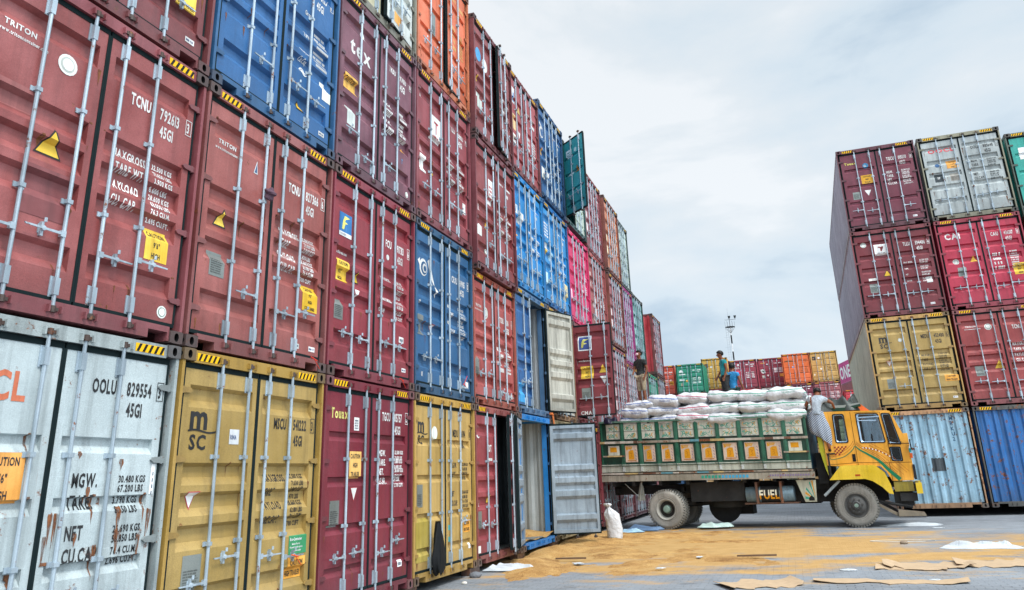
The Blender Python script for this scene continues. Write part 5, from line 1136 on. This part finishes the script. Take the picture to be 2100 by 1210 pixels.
    if bottom:
        o2 = {'cl': lerp('kl', 'al', leg, .066 if leg < .6 else .058), 'cr': lerp('kr', 'ar', leg, .066 if leg < .6 else .058)}
        grow(['pel','hl','hr','kl','kr'], [('pel','hl'),('hl','kl'),('kl','cl'),('pel','hr'),('hr','kr'),('kr','cr')], None, 'trousers', bottom, .016, 1.05, o2)
    if mask:
        m = bmesh.new(); Mx = Matrix.Translation(c+fw*.070-hd*.048) @ Matrix((side, -fw, hd)).transposed().to_4x4() @ Matrix.Diagonal((.062, .035, .045, 1)); bmesh.ops.create_icosphere(m, subdivisions=2, radius=1, matrix=Mx)
        me = bpy.data.meshes.new('face_mask'); m.to_mesh(me); m.free(); me.materials.append(plain('dfc3c8', .7)); place(me, 'face_mask', root)
    if shoe:
        for a, b in (('al','tl'), ('ar','tr')):
            K = {'h': (*P(a)[:2], P(a).z-.04, .042), 't': (*P(b), .042)}; place(skin_mesh(K, [('h','t')], 'shoe', shoe), 'shoe', root)
    return root, J
def tp(u_, v, z): q = tloc(u_, v, z); return (q.x, q.y, q.z)
# masked man at the tail: weight on one leg, looking back over his shoulder
person('man in black T shirt, khaki shorts and face mask standing barefoot on the sacks', tp(-.80, 1.45, 3.60), TA+R(-28),
       dict(el=(.235,.06,1.10), wl=(.20,-.02,.87), ml=(.19,-.05,.81), er=(-.20,-.06,1.11), wr=(-.12,-.20,.98), mr=(-.08,-.25,.96), kl=(.11,-.02,.48), al=(.11,.03,.07), tl=(.13,-.11,.03), kr=(-.07,-.03,.48), ar=(-.08,.0,.07), tr=(-.11,-.14,.03), hd0=(.0,-.045,1.53)),
       cloth('1d2422'), cloth('a8977a'), .62, leg=.12, mask=True, scale=1.03)
m_ = person('standing man in a teal polo shirt and black trousers looking down, facing left', tp(1.86, 1.40, 3.36), TA+R(-62),
       dict(el=(.21,.03,1.12), wl=(.20,-.06,.88), ml=(.20,-.08,.82), er=(-.20,-.02,1.12), wr=(-.18,-.16,.92), mr=(-.17,-.20,.87), nk=(0,-.03,1.47), hd0=(0,-.07,1.52), hd1=(0,-.075,1.59), hd2=(0,-.07,1.645)),
       cloth('1599a0'), cloth('17191a'), .55)
person('man in sky blue polo shirt seen from behind among the sacks', tp(2.02, 1.85, 3.02), TA+R(168),
       dict(el=(.24,.03,1.12), wl=(.24,-.12,.92), ml=(.23,-.18,.88), er=(-.25,.04,1.12), wr=(-.30,-.01,.88), mr=(-.31,-.03,.82), nk=(0,-.03,1.47), hd0=(0,-.07,1.52), hd1=(0,-.065,1.59), hd2=(0,-.05,1.645)),
       cloth('2590cc'), cloth('1c4038'), .55)
# man climbing between bed and cab, back to the camera; his wrap hangs to the calf
cr, CJ = person('man in a white T shirt and striped white wrap climbing between truck bed and cab', tp(4.50, .0, 1.86), TA+R(180),
       dict(pel=(.02,0,.95), sp=(.01,-.03,1.10), ch=(-.03,-.09,1.27), nb=(-.05,-.15,1.40), nk=(-.05,-.20,1.43), hd0=(-.05,-.26,1.46), hd1=(-.05,-.30,1.51), hd2=(-.05,-.33,1.56), sl=(.13,-.10,1.36), sr=(-.20,-.10,1.34),
            el=(.26,-.12,1.20), wl=(.27,-.25,1.12), ml=(.27,-.30,1.10), er=(-.38,-.12,1.22), wr=(-.41,-.20,1.10), mr=(-.42,-.26,1.09), hl=(.09,0,.88), kl=(.10,-.20,.62), al=(.08,-.12,.34), tl=(.08,-.26,.30),
            hr=(-.07,0,.88), kr=(-.13,-.03,.50), ar=(-.17,.03,.14), tr=(-.17,-.10,.06)),
       cloth('a3aeb8'), None, .62, shoe=plain('14110f', .5), scale=1.08)
def wrap():
    m = MB(); nv = 40; rows_ = []
    prof_ = [(1.02, .02, .165, .115), (.95, .02, .180, .125), (.85, .02, .200, .135), (.70, .0, .235, .15), (.55, -.02, .245, .16), (.42, -.045, .225, .16), (.28, -.085, .16, .14)]
    for r_, (z_, cx_, rx, ry) in enumerate(prof_):
        for j in range(nv):
            a = 2*math.pi*j/nv; k = 1+(.02+.012*r_)*math.sin(8*a+r_*.4)+.02*math.sin(3*a)
            zt = z_+(.16*(math.cos(a)*.8+.2) if r_ == 6 else .07*math.cos(a) if r_ == 5 else 0)
            rows_.append((cx_+rx*k*math.cos(a), ry*k*math.sin(a)-.02-.03*r_*(.3), zt))
    m.add(rows_, [(i*nv+j, i*nv+(j+1) % nv, (i+1)*nv+(j+1) % nv, (i+1)*nv+j) for i in range(6) for j in range(nv)])
    mt = bpy.data.materials.new('striped_cloth'); mt.use_nodes = True; t = mt.node_tree; b = t.nodes['Principled BSDF']
    tc_ = t.nodes.new('ShaderNodeTexCoord'); wv = t.nodes.new('ShaderNodeTexWave'); wv.inputs['Scale'].default_value = 8; wv.inputs['Distortion'].default_value = 2.5; wv.inputs['Detail'].default_value = 1
    mp_ = node(t, 'ShaderNodeMapping'); mp_.inputs['Rotation'].default_value = (0, R(52), 0); t.links.new(tc_.outputs['Object'], mp_.inputs[0]); t.links.new(mp_.outputs[0], wv.inputs['Vector'])
    rp_ = t.nodes.new('ShaderNodeValToRGB'); rp_.color_ramp.elements[0].color = (*lin('3f5878'), 1); rp_.color_ramp.elements[0].position = .22; rp_.color_ramp.elements[1].color = (*lin('a9b0b8'), 1); rp_.color_ramp.elements[1].position = .45
    t.links.new(wv.outputs['Fac'], rp_.inputs[0]); t.links.new(rp_.outputs[0], b.inputs['Base Color']); b.inputs['Roughness'].default_value = .9
    return m.build('wrap_skirt', mt, cr, True)
wrap()
m = MB(); m.box(4.58, 4.80, -.02, .06, 1.84, 1.87); m.box(4.60, 4.64, .0, .05, 1.2, 1.84); m.build('climbing_step', BLK, truck)

# ------------------------------------------------------------------ ground, grain, litter
def gmat():
    m = bpy.data.materials.new('paved_ground'); m.use_nodes = True; t = m.node_tree; b = t.nodes['Principled BSDF']; L = t.links
    tc_ = t.nodes.new('ShaderNodeTexCoord'); G = tc_.outputs['Object']
    def nz(sc, det=5, ro=.6, v=G, scale=None):
        if scale:
            mp_ = node(t, 'ShaderNodeMapping'); mp_.inputs['Scale'].default_value = scale; L.new(v, mp_.inputs[0]); v = mp_.outputs[0]
        n = node(t, 'ShaderNodeTexNoise'); n.inputs['Scale'].default_value = sc; n.inputs['Detail'].default_value = det; n.inputs['Roughness'].default_value = ro; L.new(v, n.inputs['Vector']); return n.outputs[0]
    def rmp(s, a, b_, lo=0., hi=1.):
        n = node(t, 'ShaderNodeMapRange'); n.inputs[1].default_value = a; n.inputs[2].default_value = b_; n.inputs[3].default_value = lo; n.inputs[4].default_value = hi; L.new(s, n.inputs[0]); return n.outputs[0]
    def mix(f_, A, B):
        n = t.nodes.new('ShaderNodeMix'); n.data_type = 'RGBA'
        if isinstance(f_, float): n.inputs[0].default_value = f_
        else: L.new(f_, n.inputs[0])
        for i, v in ((6, A), (7, B)):
            if isinstance(v, str): n.inputs[i].default_value = (*lin(v), 1)
            else: L.new(v, n.inputs[i])
        return n.outputs[2]
    def mth(op, a, bb):
        n = t.nodes.new('ShaderNodeMath'); n.operation = op
        for i, v in enumerate((a, bb)):
            if isinstance(v, (int, float)): n.inputs[i].default_value = v
            else: L.new(v, n.inputs[i])
        return n.outputs[0]
    # interlocking pavers: brick courses with a wavy coordinate
    wob = node(t, 'ShaderNodeVectorMath', operation='SCALE'); nn = node(t, 'ShaderNodeTexNoise'); nn.inputs['Scale'].default_value = 5; L.new(G, nn.inputs['Vector']); L.new(nn.outputs['Color'], wob.inputs[0]); wob.inputs['Scale'].default_value = .05
    ad = node(t, 'ShaderNodeVectorMath', operation='ADD'); L.new(G, ad.inputs[0]); L.new(wob.outputs[0], ad.inputs[1])
    br = t.nodes.new('ShaderNodeTexBrick'); br.inputs['Scale'].default_value = 1; br.inputs['Brick Width'].default_value = .22; br.inputs['Row Height'].default_value = .11; br.inputs['Mortar Size'].default_value = .008; br.inputs['Mortar Smooth'].default_value = .4
    br.inputs['Color1'].default_value = (*lin('83878c'), 1); br.inputs['Color2'].default_value = (*lin('6f7378'), 1); br.inputs['Mortar'].default_value = (*lin('45464a'), 1)
    L.new(ad.outputs[0], br.inputs['Vector'])
    base = mix(rmp(nz(.35, 6), .35, .65), br.outputs['Color'], '8f959b'); base = mix(rmp(nz(1.8, 8, .7), .35, .75, 0, .45), base, '5d6065'); base = mix(rmp(nz(26, 3), .55, .75, 0, .35), base, 'b0aca2'); base = mix(rmp(nz(.9, 9, .8, scale=(1, 2.2, 1)), .56, .62, 0, .5), base, '43464a')
    # thin scatter of grain: strongest along the truck, broken up further out
    sp = t.nodes.new('ShaderNodeSeparateXYZ'); L.new(G, sp.inputs[0]); x_, y_ = sp.outputs[0], sp.outputs[1]
    band = rmp(mth('ABSOLUTE', mth('SUBTRACT', y_, mth('SUBTRACT', 18.9, mth('MULTIPLY', x_, .17))), 0), .6, 8.0, .62, -.06)
    xf = rmp(x_, 3.5, 11, 0, -.40); xl = rmp(x_, -3, 0.2, -.4, 0); yb = rmp(y_, 23.5, 27, 0, -.7)
    s_ = mth('ADD', mth('ADD', band, xf), mth('ADD', xl, yb))
    pat = mth('ADD', mth('SUBTRACT', mth('MULTIPLY', nz(.55, 6, .62, scale=(.8, 1.5, 1)), 1.7), .375), mth('ADD', mth('MULTIPLY', nz(6, 7, .8), .38), mth('MULTIPLY', nz(55, 3, .8), .30)))
    msk = rmp(mth('ADD', s_, pat), .93, 1.17)
    sand = mix(rmp(nz(3, 8, .7), .3, .7), 'a48050', 'c8a470'); sand = mix(rmp(nz(60, 3), .35, .7), sand, 'a8844a')
    o = mix(msk, base, sand); L.new(o, b.inputs['Base Color']); b.inputs['Roughness'].default_value = .85; b.inputs['Specular IOR Level'].default_value = .25
    bp = node(t, 'ShaderNodeBump'); bp.inputs['Strength'].default_value = .7; bp.inputs['Distance'].default_value = .012
    h_ = mth('ADD', mth('MULTIPLY', br.outputs['Fac'], -.6), mth('MULTIPLY', nz(30, 4), .6)); L.new(h_, bp.inputs['Height']); L.new(bp.outputs[0], b.inputs['Normal'])
    return m
m = MB(); m.quad((-400,-200,0),(600,-200,0),(600,900,0),(-400,900,0)); g = m.build('ground', gmat()); g['kind'] = 'structure'
def sandmat():
    m = bpy.data.materials.new('spilled_grain'); m.use_nodes = True; t = m.node_tree; b = t.nodes['Principled BSDF']; L = t.links
    tc_ = t.nodes.new('ShaderNodeTexCoord')
    def nz(sc, det=5, ro=.6):
        n = node(t, 'ShaderNodeTexNoise'); n.inputs['Scale'].default_value = sc; n.inputs['Detail'].default_value = det; n.inputs['Roughness'].default_value = ro; L.new(tc_.outputs['Object'], n.inputs['Vector']); return n.outputs[0]
    rp_ = t.nodes.new('ShaderNodeValToRGB'); e_ = rp_.color_ramp.elements; e_[0].position = .40; e_[0].color = (*lin('7a5226'), 1); e_[1].position = .66; e_[1].color = (*lin('d0aa6c'), 1); q = e_.new(.5); q.color = (*lin('b08448'), 1)
    ma = node(t, 'ShaderNodeMath', operation='ADD'); mb = node(t, 'ShaderNodeMath', operation='MULTIPLY'); L.new(nz(45, 4, .7), mb.inputs[0]); mb.inputs[1].default_value = .5
    mc = node(t, 'ShaderNodeMath', operation='MULTIPLY'); L.new(nz(1.6, 7, .65), mc.inputs[0]); mc.inputs[1].default_value = .55
    L.new(mb.outputs[0], ma.inputs[0]); L.new(mc.outputs[0], ma.inputs[1]); L.new(ma.outputs[0], rp_.inputs[0]); L.new(rp_.outputs[0], b.inputs['Base Color']); b.inputs['Roughness'].default_value = .95
    bp = node(t, 'ShaderNodeBump'); bp.inputs['Strength'].default_value = 1; bp.inputs['Distance'].default_value = .05; L.new(nz(14, 8, .75), bp.inputs['Height']); L.new(bp.outputs[0], b.inputs['Normal'])
    return m
SAND = sandmat()
from mathutils import noise as NZ
def hgt(x, y):
    # low spread that thins out away from the open container, heaped near the standing sack and the sill
    s_ = 1.0
    s_ *= max(0, min(1, (y-(11.7+.26*max(0, x-1)+max(0, .9-x)*2.0))/1.8)); s_ *= max(0, min(1, (24.6-y)/2.5)); s_ *= max(0, min(1, (6.6-x)/4.5)); s_ *= max(0, min(1, (x+.35)/.3))
    n = NZ.fractal(Vector((x*.7, y*.55, 3)), .9, 2.1, 5)*.055+NZ.fractal(Vector((x*3.1, y*3.1, 7)), .8, 2, 4)*.014
    h_ = s_*(.022+n*1.5)-.010+(s_-1)*.03+.010*s_*NZ.noise(Vector((x*5, y*4, 2)))
    du, dv = (x-1.77)*.99243-(y-23.14)*.12282, (x-1.77)*.12282+(y-23.14)*.99243
    for c_ in (.20, -1.6): 
        if abs(dv-c_) < .12 and -.5 < du < 5.5: h_ -= .010+.006*math.sin(du*42+(dv-c_)*20)
    h_ += .16*math.exp(-((x-.35)/.45)**2-((y-17.0)/.9)**2)+.13*math.exp(-((x-1.9)/.7)**2-((y-20.9)/.55)**2)+.07*math.exp(-((x-.4)/.5)**2-((y-19.4)/1.0)**2)+.05*math.exp(-((x-.55)/.3)**2-((y-14.8)/.5)**2)
    if abs(x-3.1) < .85 and abs(y-18.65) < .30: h_ = -.02+.012*NZ.noise(Vector((x*6, y*6, 0)))      # bare patch
    return h_
m = MB(); x0, x1, y0, y1, st = -.02, 8.2, 11.3, 24.8, .065; nx, ny = int((x1-x0)/st), int((y1-y0)/st)
vs = [(x0+i*st, y0+j*st, hgt(x0+i*st, y0+j*st)) for i in range(nx+1) for j in range(ny+1)]
fs = []
for i in range(nx):
    for j in range(ny):
        q = (i*(ny+1)+j, (i+1)*(ny+1)+j, (i+1)*(ny+1)+j+1, i*(ny+1)+j+1)
        if max(vs[k][2] for k in q) > -.004: fs.append(q)
m.add(vs, fs); o = m.build('spilled_grain', SAND, None, True); o['kind'] = 'stuff'; o['label'] = 'orange brown grain spilled and trodden over the yard in front of the open container'
m = MB(); vs = []; nx, ny = 24, 24       # grain on the floor of the open container
for i in range(nx+1):
    for j in range(ny+1):
        x = -2.6+2.58*i/nx; y = 16.02+2.26*j/ny; vs.append((x, y, .30+.02+.10*NZ.noise(Vector((x*1.5, y*1.5, 1)))+.12*max(0, (y-17.5))-.05*max(0, x+.4)))
m.add(vs, [(i*(ny+1)+j, (i+1)*(ny+1)+j, (i+1)*(ny+1)+j+1, i*(ny+1)+j+1) for i in range(nx) for j in range(ny)]); o = m.build('grain_layer', SAND, None, True); o['kind'] = 'stuff'; o['label'] = 'orange grain lying on the floor of the open container'
# plastic sheets and bags
PLA = {'w': plain('bfc5c9', .45, sc=6, var=.2), 'g': plain('b9cfc8', .35, sc=5, var=.25), 'b': plain('8fb0c4', .4, sc=4, var=.5)}
def litter(name, label, cat, x, y, w, d, h, mat, seed, rz=0, group=None, z=0):
    o = place(crumple(name, w, d, h, seed, [mat], 26, 1.6, smooth=False), name, None, (x, y, z), R(rz)); return tag(o, label, cat, group)
litter('plastic_sheet', 'crumpled white plastic sheet with green print below the half open brick red container', 'plastic sheet', .42, 14.0, .85, .62, .34, PLA['w'], 3, 10, None, .02)
litter('plastic_bag', 'flattened white and green bag lying under the truck bed', 'plastic bag', 3.15, 23.3, .85, .6, .36, PLA['g'], 8, 5, None, .05)
litter('plastic_bag', 'torn white and blue bag beside the rear wheel and the standing sack', 'plastic bag', 1.05, 21.9, .55, .4, .30, PLA['b'], 9, 20, None, .05)
litter('cloth_strip', 'long pale cloth strip on the ground in front of the truck wheel', 'cloth', 8.15, 23.0, 1.3, .5, .16, PLA['w'], 12, 3)
litter('plastic_sheet', 'crumpled white sheet with a raised peak, right foreground', 'plastic sheet', 8.55, 17.2, 1.15, .8, .42, PLA['w'], 15, -4)
for i, (x, y, s_, l) in enumerate([(6.05,13.75,.14,'small white paper scrap left of the torn cardboard'), (3.1,13.9,.10,'tiny white paper scrap in the middle foreground'), (3.55,15.6,.10,'tiny white scrap beside the dark twig'), (1.45,14.7,.16,'small white rag behind the wooden splinter'), (7.1,12.6,.08,'tiny white scrap at the lower right'), (8.6,22.0,.16,'small white scrap in front of the ribbed container'), (4.5,24.3,.14,'small white scrap under the truck')]):
    litter('paper_scrap', l, 'scrap', x, y, s_*1.6, s_, .035, PLA['w'], 20+i, i*40, 'white scraps on the ground', .03 if x < 5 else .004)
litter('tarpaulin', 'blue grey tarpaulin bundle on the ground behind the standing sack', 'tarpaulin', 1.15, 23.0, 1.0, .6, .34, plain('5f7896', .5, sc=5, var=.5), 31, 0, None, .02)
CB = plain('b39a7c', .85, sc=9, var=.25)
def board(label, x, y, w, d, rz, seed, lift=.05, z=.006):
    rn = random.Random(seed); m = MB(); n = 14
    top = [(-w/2+w*i/n, d/2*(1+rn.uniform(-.6, .25))) for i in range(n+1)]; bot = [(-w/2+w*i/n+rn.uniform(-.02, .02), -d/2*(1+rn.uniform(-.55, .3))) for i in range(n+1)]
    zf = lambda t, e: lift*.5*(max(0, abs(2*t-1)-.45)/.55)**2*(1+.9*e*math.sin(seed+3*t))+.006*math.sin(9*t+seed)
    vs = [(x_, y_, zf(i/n, .4)+.006) for i, (x_, y_) in enumerate(top)]+[(x_, y_, zf(i/n, -.4)+.006) for i, (x_, y_) in enumerate(bot)]
    f_ = [(i, i+1, n+2+i, n+1+i) for i in range(n)]; m.add(vs, f_); m.add([(a, b, c-.006) for a, b, c in vs], f_)
    rim = list(range(n+1))+list(range(2*n+1, n, -1)); k = len(m.v)-2*(n+1)
    for a, b in zip(rim, rim[1:]+rim[:1]): m.f.append((a, b, b+k, a+k)); m.mi.append(0)
    return tag(m.build('cardboard_piece', CB, None, False, (x, y, z)), label, 'cardboard', 'torn cardboard pieces in the right foreground'), rz
for a in [('torn cardboard strip with a dark split, left of the wide one', 7.25, 14.35, 1.3, .80, -3, 1, .10), ('thin cardboard strip just in front of the split one', 6.95, 13.95, 1.0, .45, -8, 2, .04), ('wide torn cardboard sheet rightmost of the pieces', 8.35, 14.55, 1.35, 1.05, -4, 3, .10),
          ('large brown cardboard flap cut by the bottom edge of the photo', 4.75, 12.25, 1.15, .85, 22, 4, .08), ('long narrow cardboard strip along the bottom edge, right of the flap', 6.5, 12.45, 2.0, .42, -3, 5, .05)]:
    o, rz = board(*a); o.rotation_euler.z = R(rz)
for l, x, y, w, rz in [('dark wooden splinter lying on the spilled grain', 1.15, 15.3, .60, 4), ('short dark twig on the grain in the middle foreground', 4.6, 15.5, .7, 6)]:
    m = MB(); m.prism([(-w/2, -.01), (w*.1, -.035), (w/2, -.02), (w/2, .015), (w*.05, .035)], 0, .03, 'z'); o = m.build('wood_splinter', plain('6a5442', .9, var=.4), None, False, (x, y, .045)); o.rotation_euler.z = R(rz); tag(o, l, 'wood scrap')
m = MB()
rn = random.Random(5)
pts = [(7.3+.9*math.cos(t*.5)*.8+.1*t*.3, 18.6+.22*math.sin(t*.5), .012) for t in range(11)]
for a, b in zip(pts, pts[1:]): m.tube(a, b, .006, n=5)
tag(m.build('cord', plain('c9c9c4', .6)), 'thin pale cord looped on the asphalt at the right', 'cord')
def rock(x, y, r_, label, c='6c6f74', seed=1):
    bm = bmesh.new(); bmesh.ops.create_icosphere(bm, subdivisions=2, radius=r_)
    for v in bm.verts: v.co *= 1+.25*NZ.noise(v.co*9+Vector((seed, 0, 0))); v.co.z *= .7; v.co.x *= 1.25
    me = bpy.data.meshes.new('stone'); bm.to_mesh(me); bm.free(); me.materials.append(plain(c, .9, var=.3)); tag(place(me, 'stone', None, (x, y, r_*.45)), label, 'stone')
rock(.12, 13.0, .09, 'grey stone by the corner of the mustard container'); rock(7.35, 18.0, .06, 'brown lump on the ground behind the white sheet', '8a7a68', 3); rock(9.15, 14.6, .07, 'small dark brown scrap right of the cardboard', '5a3426', 5); rock(.25, 12.2, .04, 'pebble beside the mustard container', 'c9c4ba', 7)
# timber blocks that carry the ground level containers
for i in range(1, 7):
    for dx_ in (-.12, -11.9):
        m = MB(); m.box(dx_-.10, dx_+.06, 3.505+2.48*i-.24, 3.505+2.48*i+.20, 0, .116); tag(m.build('timber_block', RUSTY), 'timber block %s the ground level containers at the %s joint' % ('under the front of' if dx_ > -1 else 'under the back of', ['', 'first', 'second', 'third', 'fourth', 'fifth', 'sixth'][i]), 'block', 'timber blocks under the containers')
# bent loading ramp flap and legs at the right stack's corner
m = MB(); m.prism([(8.20,.05),(8.95,.05),(8.9,.16),(8.22,.24)], 26.05, 26.2); m.prism([(7.62,.40),(7.70,.44),(8.25,.12),(8.22,.03)], 26.1, 26.2); tag(m.build('steel_skid', paint('a09078', .9, .6)), 'rusty steel skid and strut at the foot of the pale blue ribbed end', 'skid')
m = MB(); m.add([(1.155,-.002,1.22),(1.50,-.002,1.20),(1.50,-.002,.78),(1.155,-.002,.80)], [(0,1,2,3)])
# black jacket on the locking bar of the second mustard container
def jacket():
    m = MB(); n = 18; rowsz = [0,.03,.10,.20,.34,.48,.60,.70,.76]; wd = [.025,.04,.065,.10,.13,.16,.175,.15,.06]; vs = []
    for r_, (z_, w) in enumerate(zip(rowsz, wd)):
        for j in range(n):
            a = 2*math.pi*j/n; k = 1+.24*math.sin(5*a+r_*.7)+.10*math.sin(9*a+r_)
            vs.append((.055+.06*math.cos(a)*k*(.6+w*2), w*k*math.sin(a)+.02*r_*.3, -z_+(.03*math.sin(4*a) if r_ > 6 else 0)))
    m.add(vs, [(i*n+j, i*n+(j+1) % n, (i+1)*n+(j+1) % n, (i+1)*n+j) for i in range(8) for j in range(n)]+[tuple(range(n))])
    return tag(m.build('jacket', plain('0d1012', .7, sc=9, var=.5), None, True, (.035, 11.56, .98)), 'black jacket hanging from a locking bar of the second mustard container', 'jacket')
jacket()
bm = bmesh.new(); bmesh.ops.create_icosphere(bm, subdivisions=3, radius=.065)
for v in bm.verts: v.co *= 1+.22*math.sin(v.co.z*90+v.co.x*40); v.co.z *= 1.25
me = bpy.data.meshes.new('rag'); bm.to_mesh(me); bm.free(); me.materials.append(plain('5a4450', .9, sc=40, var=.6)); tag(place(me, 'rag', None, (.03, 7.06, 4.86)), 'purple brown rag knotted round a locking bar of container 827366', 'rag')
m = MB()
for k in range(3): m.tube((.03, 18.28+.03*k, 3.05-.05*k), (.06, 18.33+.02*k, 2.62-.06*k), .02, .012, 5)
m.tube((.02, 18.15, 3.02), (.04, 18.32, 3.0), .03, .02, 6); tag(m.build('rope_sling', plain('c9703a', .8)), 'frayed orange sling hanging at the corner above the open container', 'sling')
tag(place(crumple('dark_bag', .4, .35, .35, 77, [plain('1c1a2e', .4, var=.5)], 16), 'dark_bag', None, tp(-1.45, .1, 3.02), TA), 'dark plastic bag on the tail corner of the truck bed', 'bag')
# red seals on the locking bars: thin plastic strips
for x, y, z, l in [(.05, 8.05, 3.07, 'red plastic seal on the foot of a locking bar of container 827366'), (.05, 10.35, 3.05, 'red plastic seal on the crimson container with the square logo'), (.05, 12.75, 3.2, 'red seal strip on the steel blue container'), (.06, 7.85, .86, 'orange seal cord on a handle of the mustard container 541222')]:
    m = MB(); m.tube((x, y-.03, z), (x, y+.10, z-.03), .008, n=5); m.tube((x, y+.02, z), (x, y+.16, z+.16 if 'strip' in l else z-.12), .005, n=5); tag(m.build('seal', plain('d93a2a' if 'red' in l else 'e8622a', .5)), l, 'seal')
# ------------------------------------------------------------------ light mast far behind
t = thing('light_mast', 'tall black and white banded floodlight mast behind the far row of containers', 'mast', (.30, 95, 0))
m = MB(); z = 0; k = 0
while z < 18.0:
    m.tube((0, 0, z), (0, 0, z+1.0), .05 if k % 2 else .085, n=8, mi=k % 2); z += 1.0; k += 1
m.build('pole', [plain('1a1a1c', .6), plain('e0e0e0', .6)], t)
m = MB()
for x in (-.55, -.28): m.tube((x, .2, 0), (x, .2, 18), .012, n=5)
for i in range(60): m.tube((-.55, .2, .3*i), (-.28, .2, .3*i), .008, n=4)
for i in range(15): m.tube((-.55, .2, 1.2*i), (-.85, .2, 1.2*i), .008, n=4); m.tube((-.28, .2, 1.2*i), (0, 0, 1.2*i), .010, n=4)
m.build('ladder', plain('9aa4aa', .6), t)
m = MB(); m.lathe([(0,0),(.58,.03),(.58,.07),(0,.09)], (0, 0, 17.95), axis='z', n=12)
for a in range(6): c, s = math.cos(a*1.047), math.sin(a*1.047); m.tube((c*.56, s*.56, 18.0), (c*.56, s*.56, 18.7), .010, n=4); m.tube((c*.56, s*.56, 17.95), (0, 0, 17.2), .015, n=4)
m.tube((0,0,18), (0,0,18.9), .03, n=5); m.tube((-.55,0,18.9), (.75,0,18.9), .02, n=5); m.build('platform', plain('2c3236', .6), t)
for x in (0, .68):
    m = MB(); m.prism([(x-.15,19.35),(x+.16,19.35),(x+.10,19.1),(x-.08,19.05)], -.14, .14); m.tube((x, 0, 18.9), (x, 0, 19.1), .03, n=5); m.build('floodlight', plain('20282c', .5), t)
m = MB(); m.tube((-.12, 0, 18.9), (-.12, 0, 20.3), .010, n=4); m.build('antenna', plain('8a9094', .6), t)
# bystander objects under the truck: a white kerb block
m = MB(); m.box(-.6, .6, -.2, .2, 0, .35); m.box(-.62, .62, -.22, .22, .35, .40); o = m.build('concrete_block', plain('c9ccca', .8, var=.2), None, False, (1.8, 26.2, .0)); tag(o, 'white concrete block seen under the truck tail', 'block')
bpy.context.view_layer.update()
